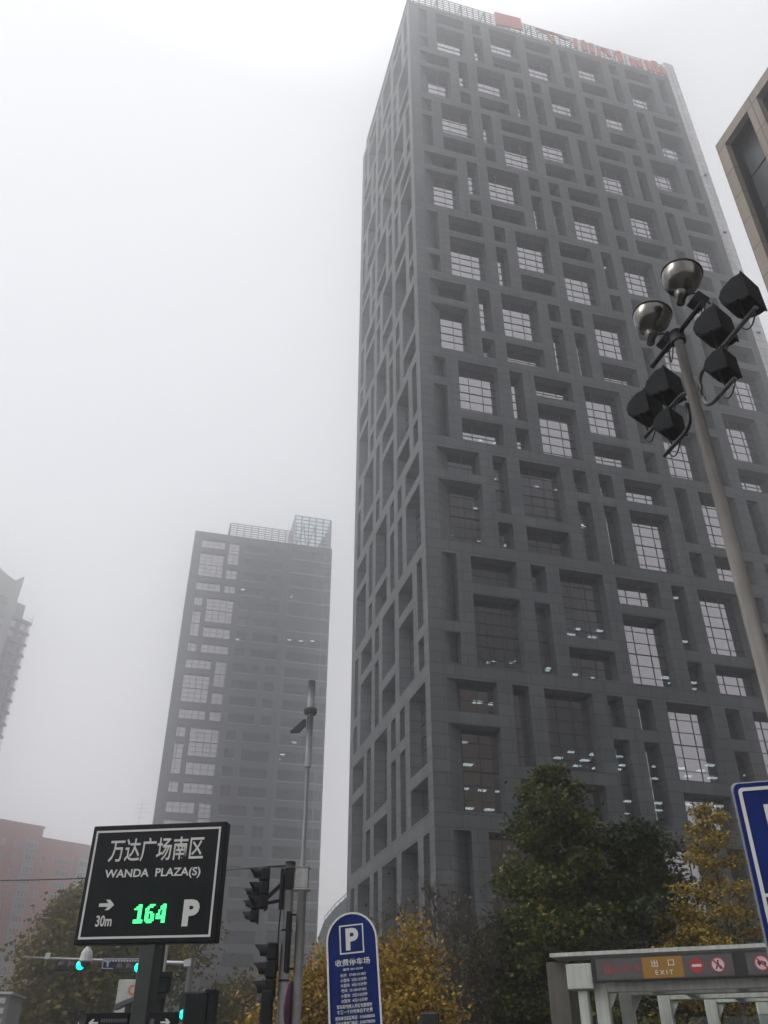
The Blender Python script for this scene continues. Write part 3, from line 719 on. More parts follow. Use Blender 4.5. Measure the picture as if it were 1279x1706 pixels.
# ---------------------------------------------------------------- trees
def leaf(L, rnd, p, s):
    a = Vector((rnd.gauss(0, 1), rnd.gauss(0, 1), rnd.gauss(0, .7))).normalized(); b_ = a.cross(Vector((rnd.gauss(0, 1), rnd.gauss(0, 1), rnd.gauss(0, 1)))).normalized()
    s *= rnd.uniform(.6, 1.3); i = len(L.v)
    L.v += [tuple(p - a * s * .5), tuple(p + b_ * s * .42), tuple(p + a * s * .55), tuple(p - b_ * s * .42)]
    L.face((i, i + 1, i + 2, i + 3))
def tree(label, base, H, R0, leafm, nl, ls, kind, seed, group=None, low=.2, tr=.14):
    rnd = random.Random(seed); root = thing('tree', label, 'tree', base, 0, group)
    T = MB(); L = MB(); spots = []
    lean = Vector((rnd.uniform(-.03, .03), rnd.uniform(-.03, .03), 1)) * H
    if kind in ('ginkgo', 'spire'):
        T.tube([Vector((0, 0, 0)), lean * .35, lean * .7, lean], [tr, tr * .75, tr * .4, .02], 7)
        nb = 30 if kind == 'ginkgo' else 28
        for k in range(nb):
            t = low + (1 - low) * (k + rnd.random() * .7) / nb; p = lean * t
            ln = R0 * (1 - ((t - low) / (1.02 - low)) ** 1.3) * rnd.uniform(.55, 1.22) + .25
            if kind == 'ginkgo': ln *= (.55 + .45 * min(1, (t - low) * 5))
            w = k * 2.4 + rnd.uniform(-.4, .4); up = rnd.uniform(.25, .75)
            if kind == 'spire': up *= .45
            d = Vector((math.cos(w), math.sin(w), up)) * ln
            pts = bezier(p, p + d * .5 + Vector((0, 0, .1 * ln)), p + d, 5)
            T.tube(pts, [max(.012, tr * .32 * (1 - t) + .015) * (1 - .15 * q) for q in range(6)], 5, cap=False)
            for q in range(2, 6):
                if kind == 'spire':
                    spots += [(pts[q] + Vector((rnd.gauss(0, .2), rnd.gauss(0, .2), 0)), -.24), (pts[q].lerp(pts[q - 1], .5), -.2), (pts[q] + Vector((rnd.gauss(0, .3), rnd.gauss(0, .3), -.05)), -.2)]; continue
                for _ in range(3):
                    o = pts[q] + Vector((rnd.gauss(0, 1), rnd.gauss(0, 1), rnd.gauss(0, .6))) * .22 * (1 + ln * .3)
                    T.tube([pts[q - 1], o], [.012, .006], 4, cap=False); spots.append((o, .20 + .05 * ln))
        spots.append((lean, .2))
    elif kind == 'round':
        tp = lean * .35; T.tube([Vector((0, 0, 0)), tp * .6, tp], [tr, tr * .8, tr * .65], 7)
        for k in range(11):
            w = k * 2.4; q = rnd.uniform(.25, 1.0)
            e_ = Vector((math.cos(w) * R0 * q, math.sin(w) * R0 * q, H * (.42 + .55 * (1 - q * q * .75) * rnd.uniform(.75, 1.04))))
            pts = bezier(tp * rnd.uniform(.6, 1), tp + Vector((e_.x * .3, e_.y * .3, (e_.z - tp.z) * .7)), e_, 6)
            T.tube(pts, [tr * .45 * (1 - .13 * i) for i in range(7)], 5, cap=False)
            for i in range(2, 7):
                for _ in range(5):
                    o = pts[i] + Vector((rnd.gauss(0, 1), rnd.gauss(0, 1), rnd.gauss(0, .9))) * R0 * .22
                    T.tube([pts[i - 1], o], [.02, .008], 4, cap=False); spots.append((o, R0 * .16))
    else:                                                   # nearly bare, upright twigs
        for k in range(5):
            w = k * 1.3 + rnd.random(); e_ = Vector((math.cos(w) * R0 * .6, math.sin(w) * R0 * .6, H * rnd.uniform(.75, 1)))
            pts = bezier(Vector((math.cos(w) * .1, math.sin(w) * .1, 0)), Vector((e_.x * .3, e_.y * .3, e_.z * .5)), e_, 7)
            T.tube(pts, [tr * .8 * (1 - .12 * i) for i in range(8)], 5, cap=False)
            for i in range(1, 8):
                for _ in range(9):
                    d = Vector((rnd.gauss(0, .5), rnd.gauss(0, .5), rnd.uniform(.4, 1.2))) * R0 * .45
                    m_ = pts[i] + d * .5 + Vector((rnd.gauss(0, .08), rnd.gauss(0, .08), 0))
                    T.tube([pts[i], m_, pts[i] + d], [.018, .012, .005], 4, cap=False); spots.append((pts[i] + d, .35)); spots.append((m_, .3))
                    for _ in range(2):
                        d2 = Vector((rnd.gauss(0, .4), rnd.gauss(0, .4), rnd.uniform(.2, .9))) * R0 * .25
                        T.tube([m_, m_ + d2], [.008, .004], 3, cap=False)
    for _ in range(nl):
        o, s = rnd.choice(spots); leaf(L, rnd, o + Vector((rnd.gauss(0, 1), rnd.gauss(0, 1), rnd.gauss(0, .75 if s > 0 else .55))) * abs(s), ls)
    T.build('trunk', M['bark'], root); L.build('crown', leafm, root)
    return root
M['leaf_dark'] = leaf_mat('leaf_dark_green', [(.014, .024, .006), (.028, .044, .008), (.05, .068, .010), (.17, .14, .01)])
M['leaf_dark2'] = leaf_mat('leaf_deep_green', [(.012, .02, .007), (.022, .034, .009), (.036, .046, .01)])
M['leaf_gold'] = leaf_mat('leaf_ginkgo_gold', [(.11, .09, .015), (.24, .165, .025), (.36, .24, .035), (.10, .10, .018)])
M['leaf_yellow'] = leaf_mat('leaf_orange_yellow', [(.09, .065, .012), (.29, .18, .02), (.42, .26, .028), (.26, .18, .02), (.12, .085, .022)])
M['leaf_olive'] = leaf_mat('leaf_olive', [(.05, .055, .01), (.10, .085, .012), (.16, .115, .015), (.065, .065, .012)])
M['leaf_brown'] = leaf_mat('leaf_dry_brown', [(.07, .05, .03), (.10, .065, .035), (.05, .045, .03)])
def gp(px, Y): 
    x = (px - CX) / F
    # ground point under a column of the picture near its bottom edge
    return at(px, 1700, Y).x, Y, 0.0
G_GK = 'ginkgo trees before the tower'
tree('tall dark green tree left of the parking exit roof, highest crown before the tower', gp(966, 38), 12.7, 4.9, M['leaf_dark'], 36000, .18, 'ginkgo', 3, G_GK, .1, .2)
tree('smaller dark green tree just right of the tallest one, above exit sign', gp(1108, 37), 10.2, 3.6, M['leaf_dark2'], 21000, .18, 'ginkgo', 11, G_GK, .1, .16)
tree('low dark green tree left of the tallest one, beside bare shrubs', gp(868, 40), 7.0, 2.9, M['leaf_dark2'], 13000, .19, 'ginkgo', 17, G_GK, .1, .15)
tree('slender golden ginkgo with a thin bare leader beside the blue road sign', gp(1242, 33), 10.1, 3.0, M['leaf_gold'], 10000, .12, 'spire', 5, 'golden ginkgo trees', .12, .12)
tree('short golden green ginkgo behind the exit sign, right of dark trees', gp(1180, 35), 6.9, 3.4, M['leaf_gold'], 16000, .12, 'spire', 21, 'golden ginkgo trees', .12, .1)
tree('bushy orange yellow tree right behind the oval blue parking sign', gp(655, 33), 5.9, 2.0, M['leaf_yellow'], 22000, .12, 'round', 8, 'orange yellow trees', .2, .13)
tree('orange yellow tree between grey signal poles and oval parking sign', gp(540, 35), 5.3, 2.0, M['leaf_yellow'], 20000, .12, 'round', 9, 'orange yellow trees', .2, .13)
tree('low yellow tree right of the oval sign, under bare twigs', gp(690, 31), 4.3, 1.4, M['leaf_yellow'], 10000, .12, 'round', 10, 'orange yellow trees', .2, .1)
tree('nearly leafless upright tree just right of the orange yellow tree', gp(725, 36), 7.6, 1.9, M['leaf_brown'], 500, .14, 'bare', 31, 'leafless trees before the tower', .2, .09)
tree('nearly leafless twiggy tree left of the dark green trees', gp(790, 38), 7.2, 2.0, M['leaf_brown'], 900, .15, 'bare', 32, 'leafless trees before the tower', .2, .09)
tree('thin leafless tree standing behind the yellow crowns', gp(665, 39), 7.6, 1.6, M['leaf_brown'], 300, .14, 'bare', 33, 'leafless trees before the tower', .2, .08)
tree('tall olive tree rising behind left side of black parking sign', gp(100, 60), 12.2, 2.7, M['leaf_olive'], 16000, .28, 'round', 41, 'olive trees at the left', .2, .22)
tree('olive tree behind black parking sign post and overhead arm', gp(195, 58), 11.6, 4.8, M['leaf_olive'], 20000, .28, 'round', 42, 'olive trees at the left', .2, .2)
tree('low olive tree below the tip of the overhead arm, at left', gp(50, 57), 6.0, 3.2, M['leaf_olive'], 11000, .28, 'round', 43, 'olive trees at the left', .2, .2)
tree('small dull tree right of the overhead arm pole', gp(385, 60), 6.2, 3.4, M['leaf_olive'], 9000, .26, 'round', 44, 'olive trees at the left', .2, .18)
tree('small orange tree seen left of the lower signal heads', gp(440, 40), 4.3, 1.4, M['leaf_yellow'], 2500, .2, 'round', 45, None, .2, .1)
tree('low orange bush showing right of the black sign post', gp(295, 45), 3.9, 1.0, M['leaf_yellow'], 1500, .2, 'round', 46, None, .2, .08)
b = MB(); b.box(-4, 24, 29.5, 41.5, .14, .30); tag(b.build('planting_bed', M['soil']), kind='structure')

# ---------------------------------------------------------------- black parking guidance sign
def board_frame(tl, tr, bl, Y):
    return at(*tl, Y)
p = at(250, 1575, 10)
sg = thing('parking_guidance_sign', 'black parking guidance board with white lettering and green count 164 on dark post', 'sign', (p.x, p.y, 0), R(-8.4))
wB, hB_ = 1.56, 1.21; zb = 2.76; xb = -.83      # board left edge, bottom
b = MB(); b.bbox(xb, xb + wB, -.07, .07, zb, zb + hB_, .008); b.build('board', M['sign_black'], sg)
o_ = [(xb + .045, zb + .05), (xb + wB - .06, zb + .05), (xb + wB - .06, zb + hB_ - .055), (xb + .045, zb + hB_ - .055)]
i_ = [(x + (.022 if k in (0, 3) else -.022), z + (.022 if k < 2 else -.022)) for k, (x, z) in enumerate(o_)]
b = MB(); b.ring(o_, i_, -.074, -.0705); b.build('border', M['sign_white'], sg)
def sx_(f): return xb + wB * f
def sz_(f): return zb + hB_ * f
text('lettering', '万达广场南区', sx_(.50), sz_(.775), hB_ * .205, M['sign_white'], sg, -.072, wB * .70, .012)
text('lettering', 'WANDA  PLAZA(S)', sx_(.495), sz_(.565), hB_ * .092, M['sign_white'], sg, -.072, wB * .70, .022)
text('lettering', '30m', sx_(.195), sz_(.185), hB_ * .09, M['sign_white'], sg, -.072, wB * .115, .02)
text('lettering', 'P', sx_(.81), sz_(.235), hB_ * .215, M['sign_white'], sg, -.072, wB * .115, .05)
b = MB(); ax, az_ = sx_(.195), sz_(.315)
b.prism([(ax - .085, az_ - .017), (ax + .02, az_ - .017), (ax - .012, az_ - .052), (ax + .03, az_ - .052), (ax + .085, az_), (ax + .03, az_ + .052), (ax - .012, az_ + .052), (ax + .02, az_ + .017), (ax - .085, az_ + .017)], -.074, -.0705)
b.build('arrow', M['sign_white'], sg)
DIG = {'1': ["00110", "01110", "11110", "00110", "00110", "00110", "00110", "00110", "11111", "11111"],
       '6': ["00111", "01110", "11000", "11000", "11110", "11011", "11011", "11011", "11111", "01110"],
       '4': ["00011", "00111", "00111", "01011", "01011", "11011", "11111", "11111", "00011", "00011"]}
px_ = .0185; x0 = sx_(.405); z0 = sz_(.305)
for k, ch in enumerate('164'):
    b = MB()
    for r_, row in enumerate(DIG[ch]):
        for c_, v in enumerate(row):
            if v == '1':
                x = x0 + (k * 6 + c_) * px_ * 1.12; z = z0 - r_ * px_
                b.box(x, x + px_ * .95, -.078, -.0705, z - px_ * .42, z + px_ * .42)
    b.build('led_digit', M['led'], sg)
b = MB(); b.bbox(-.085, .085, -.06, .16, 0, zb - .002, .01); b.build('post', M['pole_dark'], sg)
for s_, lab in ((-1, '←'), (1, '→')):
    x0, x1 = (-.56, -.10) if s_ < 0 else (.11, .42)
    b = MB(); b.bbox(x0, x1, -.05, -.02, 1.96, 2.14, .006); pl = b.build('direction_plate', M['sign_black'], sg)
    ax = x0 + .09 if s_ < 0 else x1 - .13; q = s_
    b = MB(); b.prism([(ax - q * .05, 2.042), (ax + q * .01, 2.042), (ax - q * .01, 2.018), (ax + q * .012, 2.018), (ax + q * .05, 2.05), (ax + q * .012, 2.082), (ax - q * .01, 2.082), (ax + q * .01, 2.058), (ax - q * .05, 2.058)], -.056, -.0505)
    b.build('arrow', M['sign_white'], pl)
    b = MB()
    if s_ < 0:
        for k in range(11):
            b.box(x0 + .17 + k * .025, x0 + .187 + k * .025, -.053, -.0505, 2.055, 2.085); b.box(x0 + .17 + k * .025, x0 + .185 + k * .025, -.053, -.0505, 2.01, 2.025)
    else: b.box(x0 + .02, x0 + .06, -.053, -.0505, 2.02, 2.08)
    b.build('small_print', M['screen_grey'], pl)

# ---------------------------------------------------------------- oval parking fee sign
p = at(595, 1706, 9)
fs = thing('parking_fee_sign', 'blue rounded parking fee sign with white P and price list, leaning left', 'sign', (p.x + .13, p.y, 0), 0)
fs.rotation_euler = (0, R(-4.2), R(-12))
def stadium(w, z0, z1, n=14):
    r = w / 2; return [(r * math.cos(math.pi * k / n), z1 - r + r * math.sin(math.pi * k / n)) for k in range(n + 1)] + [(-r * math.cos(math.pi * k / n), z0 + r - r * math.sin(math.pi * k / n)) for k in range(n + 1)]
zt, zb2 = 2.93, 1.72
b = MB(); b.prism(stadium(.49, zb2, zt), -.015, .015); b.build('board', M['sign_blue'], fs)
b = MB(); b.ring(stadium(.50, zb2 - .005, zt + .005), stadium(.466, zb2 + .013, zt - .013), -.022, -.0155); b.build('border', M['sign_white'], fs)
def sq(x0, x1, z0, z1): return [(x0, z0), (x1, z0), (x1, z1), (x0, z1)]
b = MB(); b.ring(sq(-.118, .118, zt - .355, zt - .105), sq(-.106, .106, zt - .343, zt - .117), -.0195, -.0155); b.build('border', M['sign_white'], fs)
text('lettering', 'P', .005, zt - .23, .19, M['sign_white'], fs, -.0155, .125, .04)
zz = zt - .425
for body, h, w, dz in (('收费停车场', .058, .335, .0), ('编号 001-0230', .022, .19, .058), ('白天（7:00-21:00）', .028, .24, .105), ('小型车  2元/15分钟', .030, .25, .147), ('大型车  4元/15分钟', .030, .25, .189),
                       ('夜间（21:00-07:00）', .028, .24, .231), ('小型车  2元/15分钟', .030, .25, .273), ('大型车  4元/15分钟', .030, .25, .315), ('军车和残疾人车辆免费停放', .033, .335, .360), ('不满一个计时单位不收费', .033, .335, .402),
                       ('服务单位监督电话：01065880000', .032, .37, .450), ('行业主管部门电话：01067780000', .032, .37, .492), ('价格举报电话：12358', .032, .30, .534)):
    text('lettering', body, .0, zz - dz, h, M['sign_white'], fs, -.0155, w, .012 if h > .05 else .016)
b = MB(); b.tube([(0, .06, -.1), (0, .06, zt - .15)], .03, 10); b.build('post', M['pole_grey'], fs)

# ---------------------------------------------------------------- blue road sign at the right
p = at(1220, 1308, 6)
bs = thing('parking_road_sign', 'large blue rectangular road sign with white panel, cut off by right edge', 'sign', (p.x, p.y, 0), R(-17))
zt = p.z; wS, hS = 1.15, 1.75
def rrect(x0, x1, z0, z1, r, n=5):
    pts = []
    for cx_, cz_, a0 in ((x1 - r, z1 - r, 0), (x0 + r, z1 - r, 90), (x0 + r, z0 + r, 180), (x1 - r, z0 + r, 270)):
        for k in range(n + 1): a = R(a0 + 90 * k / n); pts.append((cx_ + r * math.cos(a), cz_ + r * math.sin(a)))
    return pts
b = MB(); b.prism(rrect(0, wS, zt - hS, zt, .04), -.02, .03); b.build('board', M['sign_blue'], bs)
b = MB(); b.ring(rrect(.025, wS - .025, zt - hS + .03, zt - .03, .03), rrect(.048, wS - .048, zt - hS + .053, zt - .053, .015), -.026, -.0205); b.box(.048, wS - .048, -.026, -.0205, zt - .725, zt - .705); b.build('border', M['sign_white'], bs)
b = MB(); b.box(.165, wS - .165, -.026, -.0205, zt - .64, zt - .15); b.build('panel', M['sign_white'], bs)
text('lettering', 'P', wS / 2, zt - .395, .4, M['sign_blue'], bs, -.0265, .3, .03)
text('lettering', '新街停车场', wS / 2, zt - .89, .17, M['sign_white'], bs, -.0205, .99, .02)
b = MB(); b.ring(rrect(-.012, wS + .012, zt - hS - .012, zt + .022, .04), rrect(.004, wS - .004, zt - hS + .004, zt + .004, .04), .031, .05); b.build('rim', M['sign_back'], bs)
b = MB(); b.tube([(wS / 2, .12, 0), (wS / 2, .12, zt - .1)], .05, 12); b.build('post', M['pole_grey'], bs)

# ---------------------------------------------------------------- flood light mast
pt = at(1128, 560, 8.5); zl = 7.35 + EYE
fm = thing('floodlight_mast', 'beige tapered mast carrying two steel bowl lamps and six black floodlights', 'light mast', (pt.x, pt.y, 0), RZ)
# local: x along E1, y along N1; the arms run along y, -y towards the camera
b = MB(); b.tube([(0, 0, 0), (0, 0, 3), (0, 0, pt.z - .02)], [.118, .103, .062], 20); b.build('pole', M['pole_paint'], fm)
b = MB(); b.tube([(0, 0, pt.z - .12), (0, 0, pt.z + .06)], .10, 16); b.tube([(0, -.62, pt.z + .02), (0, .66, pt.z + .02)], .035, 8); b.build('collar', M['dark_metal'], fm)
def arc(c, r, a0, a1, n=6): return [Vector((c[0] + r * math.cos(R(a0 + (a1 - a0) * k / n)), c[1] + r * math.sin(R(a0 + (a1 - a0) * k / n)), c[2])) for k in range(n + 1)]
def path(pts, n=5, r=.2):
    """polyline with rounded corners"""
    pts = [Vector(q) for q in pts]; out = [pts[0]]
    for k in range(1, len(pts) - 1):
        a, c, d = pts[k - 1], pts[k], pts[k + 1]
        p0 = c + (a - c).normalized() * min(r, (a - c).length * .49); p1 = c + (d - c).normalized() * min(r, (d - c).length * .49)
        out += bezier(p0, c, p1, n)
    return out + [pts[-1]]
ZU, ZD = 7.65 + EYE, 7.08 + EYE
b = MB(); b.tube(path([(.0, -1.42, ZU), (.0, -.17, ZU), (.0, -.17, ZD), (.0, -.78, ZD)]), .03, 8); b.build('bracket', M['bracket'], fm)
b = MB(); b.tube(path([(.0, 1.16, ZU), (.0, .22, ZU), (.0, .06, ZU - .08)], r=.1), .03, 8); b.tube(path([(.0, .84, ZD), (.0, .17, ZD), (.0, .15, ZD + .36)], r=.2), .03, 8); b.build('bracket', M['pole_dark'], fm)
def flood(y, zc, zl, sc=1.0):
    x = 0.0
    A = Vector((.40, -.90, .02)).normalized(); U_ = Vector((0, 0, 1)); V_ = (U_ - A * U_.dot(A)).normalized(); X_ = A.cross(V_)
    c = Vector((x, y, zc)) + A * .14 * sc; mb = MB()
    prof = [(.02, .20), (.02, -.20), (-.04, -.205), (-.22, -.15), (-.29, -.06), (-.30, .05), (-.25, .14), (-.10, .21)]
    n = len(prof); k0 = 0
    rings = []
    for t, kx in ((-.19, .90), (-.175, 1.0), (.175, 1.0), (.19, .90)):
        rings.append([c + A * (a * kx * sc) + V_ * (v * kx * sc) + X_ * (t * sc) for a, v in prof])
    i = 0
    for rg in rings: mb.v += [tuple(q) for q in rg]
    for r_ in range(3):
        for k in range(n): mb.face([r_ * n + k, r_ * n + (k + 1) % n, (r_ + 1) * n + (k + 1) % n, (r_ + 1) * n + k], 0, False)
    mb.face(list(range(n))[::-1]); mb.face([3 * n + k for k in range(n)])
    o = mb.build('floodlight', M['flood'], fm)
    v = MB(); q = [c + A * .022 * sc + V_ * (sv * .203 * sc) + X_ * (su * .195 * sc) for su, sv in ((-1, -1), (1, -1), (1, 1), (-1, 1))]
    q2 = [p_ + A * .02 * sc for p_ in q]; i = 0; v.v += [tuple(p_) for p_ in q + q2]
    for f in ((0, 1, 2, 3), (7, 6, 5, 4), (0, 4, 5, 1), (1, 5, 6, 2), (2, 6, 7, 3), (3, 7, 4, 0)): v.face(f)
    v.build('visor', M['flood'], o)
    s_ = MB()
    for sg_ in (-1, 1):
        s_.tube([Vector((x, y, zl + .02)), c - V_ * .16 * sc + X_ * sg_ * .2 * sc - A * .1], .014, 6)
    s_.build('yoke', M['dark_metal'], o)
    cb = MB(); cb.tube(bezier(Vector((x, y + .12, zl)), Vector((x - .02, y - .02, zl - .34)), Vector((x, y - .18, zl - .02)), 8), .010, 6)
    cb.build('cable', M['cable'], o)
for y, zc, zb_, s_ in ((-1.22, 7.98, ZU, 1.05), (-.66, 8.0, ZU, 1.05), (-.60, 7.40, ZD, .86), (.54, 8.02, ZU, 1.05), (1.05, 8.04, ZU, 1.05), (.62, 7.42, ZD, .86)): flood(y, zc + EYE, zb_, s_)
def bowl(y, off, sc=1.0):
    base = Vector((0, y, pt.z + .06)); ax = Vector((.20, -.08, 1)).normalized()
    c = base + Vector((off, 0, .44))
    Mx = Matrix.Translation(c) @ ax.to_track_quat('Z', 'Y').to_matrix().to_4x4() @ Matrix.Scale(sc, 4)
    mb = MB(); prof = [(.001, .10), (.07, .10), (.085, .13), (.16, .165), (.225, .22), (.27, .30), (.29, .39), (.295, .47)]
    mb.lathe(prof, 32, 0, Mx); o = mb.build('bowl_lamp', M['steel'], fm)
    mb = MB(); mb.lathe([(.292, .465), (.306, .465), (.306, .49), (.27, .49), (.0, .47)], 32, 0, Mx); mb.build('rim', M['dark_metal'], o)
    mb = MB(); mb.lathe([(.0, -.14), (.062, -.14), (.068, -.01), (.085, .0), (.085, .02), (.075, .03), (.10, .05), (.10, .075), (.07, .12)], 20, 0, Mx); mb.build('neck', M['steel'], o)
    g = MB(); bx = c + Vector((.17, -.10, -.16)); g.bbox(-.10, .10, -.075, .075, -.13, .13, .012)
    q = Matrix.Rotation(R(35), 3, 'Y'); g.v = [tuple(q @ Vector(v_) + bx) for v_ in g.v]; g.build('gear_box', M['flood'], o)
    s_ = MB(); s_.tube([Vector((.0, y, pt.z)), bx - Vector((0, 0, .08))], .025, 6); s_.tube([c + Vector((.02, 0, .04)), bx + Vector((-.02, .0, .17)), bx + Vector((.12, 0, .16)), bx + Vector((.16, -.03, -.02))], .014, 6); s_.build('stirrup', M['dark_metal'], o)
    cb = MB(); cb.tube(bezier(bx + Vector((.05, -.05, -.1)), Vector((.1, y - .1, pt.z - .35)), Vector((.02, y - .28, pt.z - .03)), 8), .010, 6); cb.build('cable', M['cable'], o)
bowl(-.27, 0, .94); bowl(.53, 0, .94)

# ---------------------------------------------------------------- parking exit canopy and its sign
p = at(985, 1596, 22); azc = 113.0; rzc = math.pi / 2 - R(azc)
cn = thing('parking_exit_canopy', 'white steel frame canopy over parking exit with grey stone pier', 'canopy', (p.x, p.y, 0), rzc)
zr = p.z                                                    # top of the sign
b = MB(); b.box(-.95, 10, -.06, .9, zr + .05, zr + .13); 
for k in range(12): b.box(-.2 + k * .85, -.17 + k * .85, -.064, -.0605, zr + .05, zr + .13)
b.build('roof_edge', M['white_paint'], cn)
def can_local(px, py, Y):
    w = at(px, py, Y) - Vector((p.x, p.y, 0)); c_, s_ = math.cos(rzc), math.sin(rzc)
    return w.x * c_ + w.y * s_, -w.x * s_ + w.y * c_
zc = at(1000, 1636, 22).z
frames = [can_local(986, 1638, 22.1), can_local(1027, 1643, 23.05), can_local(1092, 1651, 24.4), can_local(1170, 1657, 25.4), can_local(1256, 1661, 26.2)]
for k, (x, y) in enumerate(frames):
    w = .30; y += .12
    b = MB(); b.bbox(x, x + w, y, y + w, 0, zc - .005, .02); b.prism([(x + w + .003, zc - .55), (x + w + .20, zc - .21), (x + w + .003, zc - .21)], y + .08, y + .2); b.build('column', M['white_paint'], cn)
    b = MB(); b.bbox(x + w + .003, 9.5, y, y + .2, zc - .2, zc - .0, .015); b.build('beam', M['white_paint'], cn)
for k in range(4):
    (xa, ya), (xb, yb) = frames[k], frames[k + 1]
    for q in range(3):
        x = xb + .8 + q * 1.9; b = MB(); b.bbox(x, x + .22, ya + .33, yb + .11, zc - .17, zc - .03, .01); b.build('purlin', M['white_paint'], cn)
b = MB(); b.bbox(-.42, -.2, .1, .34, 0, zr - .63, .02); b.build('column', M['white_paint'], cn)
b = MB(); b.bbox(-.62, -.02, .0, .5, zr - .62, zr - .1, .02); b.build('bracket', M['white_paint'], cn)
M['pier_stone'] = mat('pier_stone', (.085, .08, .07), .85, var=.15, scale=2, streak=.2)
b = MB(); b.bbox(-1.14, -.66, .3, 1.2, 0, zr - .02, .015); b.build('pier', M['pier_stone'], cn)
b = MB(); b.quad((-.5, 5.5, .3), (9, 5.9, .3), (9, 5.9, zr - .9), (-.5, 5.5, zr - .9)); b.quad((-.2, .6, .3), (-.4, 5.4, .3), (-.4, 5.4, zr - .9), (-.2, .6, zr - .9)); b.build('glass_wall', M['canopy_glass'], cn)
es = thing('exit_sign', 'long black framed sign board with orange EXIT panel and red no entry disc', 'sign', (p.x, p.y, zr * .18), rzc)
es.scale = (.82, .82, .82)
L_, hh = 7.4, .62
b = MB(); b.bbox(0, L_, -.2, -.062, zr - hh, zr, .008); b.build('board', M['black'], es)
def pl(x0, x1, m_): 
    b = MB(); b.box(x0, x1, -.206, -.2005, zr - hh + .05, zr - .06); return b.build('panel', m_, es)
pl(.14, 1.38, M['screen_grey']); po = pl(1.384, 2.45, M['orange']); pl(2.454, 3.72, M['screen_grey']); pl(4.05, 5.9, M['screen_grey'])
cz_ = zr - hh / 2
text('lettering', '出', 1.72, cz_ + .09, .17, M['sign_white'], es, -.2065, .17, .01)
text('lettering', '口', 2.15, cz_ + .09, .15, M['sign_white'], es, -.2065, .16, .01)
text('lettering', 'E X I T', 1.94, cz_ - .13, .105, M['sign_white'], es, -.2065, .46, .01)
text('lettering', '万达广场', .98, cz_ - .01, .15, M['darkred'], es, -.2065, .66, .01)
def circ(x, z, r, n=24): return [(x + r * math.cos(2 * math.pi * k / n), z + r * math.sin(2 * math.pi * k / n)) for k in range(n)]
b = MB(); b.ring(circ(.48, cz_ - .01, .11), circ(.48, cz_ - .01, .085), -.2105, -.2065); b.box(.455, .475, -.2105, -.2065, cz_ - .07, cz_ + .06); b.box(.49, .51, -.2105, -.2065, cz_ - .07, cz_ + .06); b.build('logo_ring', M['darkred'], es)
b = MB(); b.prism(circ(2.80, cz_, .18), -.2105, -.2065); dsc = b.build('no_entry_disc', M['darkred'], es)
b = MB(); b.box(2.68, 2.92, -.2145, -.2106, cz_ - .03, cz_ + .03); b.build('bar', M['sign_white'], dsc)
for cx_, kind in ((3.34, 'man'), (4.42, 'truck')):
    b = MB(); b.prism(circ(cx_, cz_, .16), -.2105, -.2065); d_ = b.build('ban_disc', M['white_disc'], es)
    b = MB(); b.ring(circ(cx_, cz_, .185), circ(cx_, cz_, .155), -.2145, -.2106)
    b.prism([(cx_ - .12, cz_ + .09), (cx_ - .09, cz_ + .12), (cx_ + .12, cz_ - .09), (cx_ + .09, cz_ - .12)], -.2185, -.2146); b.build('ring', M['darkred'], d_)
    b = MB()
    if kind == 'man':
        b.prism(circ(cx_ + .01, cz_ + .09, .025, 10), -.2145, -.2106)
        b.prism([(cx_ - .03, cz_ + .06), (cx_ + .03, cz_ + .06), (cx_ + .035, cz_ - .02), (cx_ + .07, cz_ - .1), (cx_ + .04, cz_ - .11), (cx_, cz_ - .03), (cx_ - .06, cz_ - .11), (cx_ - .085, cz_ - .09), (cx_ - .03, cz_ - .01)], -.2145, -.2106)
        b.ring(circ(cx_ + .06, cz_ - .06, .04, 12), circ(cx_ + .06, cz_ - .06, .028, 12), -.2165, -.2146)
    else:
        b.prism([(cx_ - .1, cz_ - .03), (cx_ + .04, cz_ - .03), (cx_ + .04, cz_ + .05), (cx_ - .1, cz_ + .05)], -.2145, -.2106); b.prism([(cx_ + .05, cz_ - .03), (cx_ + .11, cz_ - .03), (cx_ + .11, cz_ + .01), (cx_ + .08, cz_ + .035), (cx_ + .05, cz_ + .035)], -.2145, -.2106)
        for dx in (-.06, .07): b.prism(circ(cx_ + dx, cz_ - .045, .022, 10), -.2165, -.2146)
    b.build('pictogram', M['black'], d_)

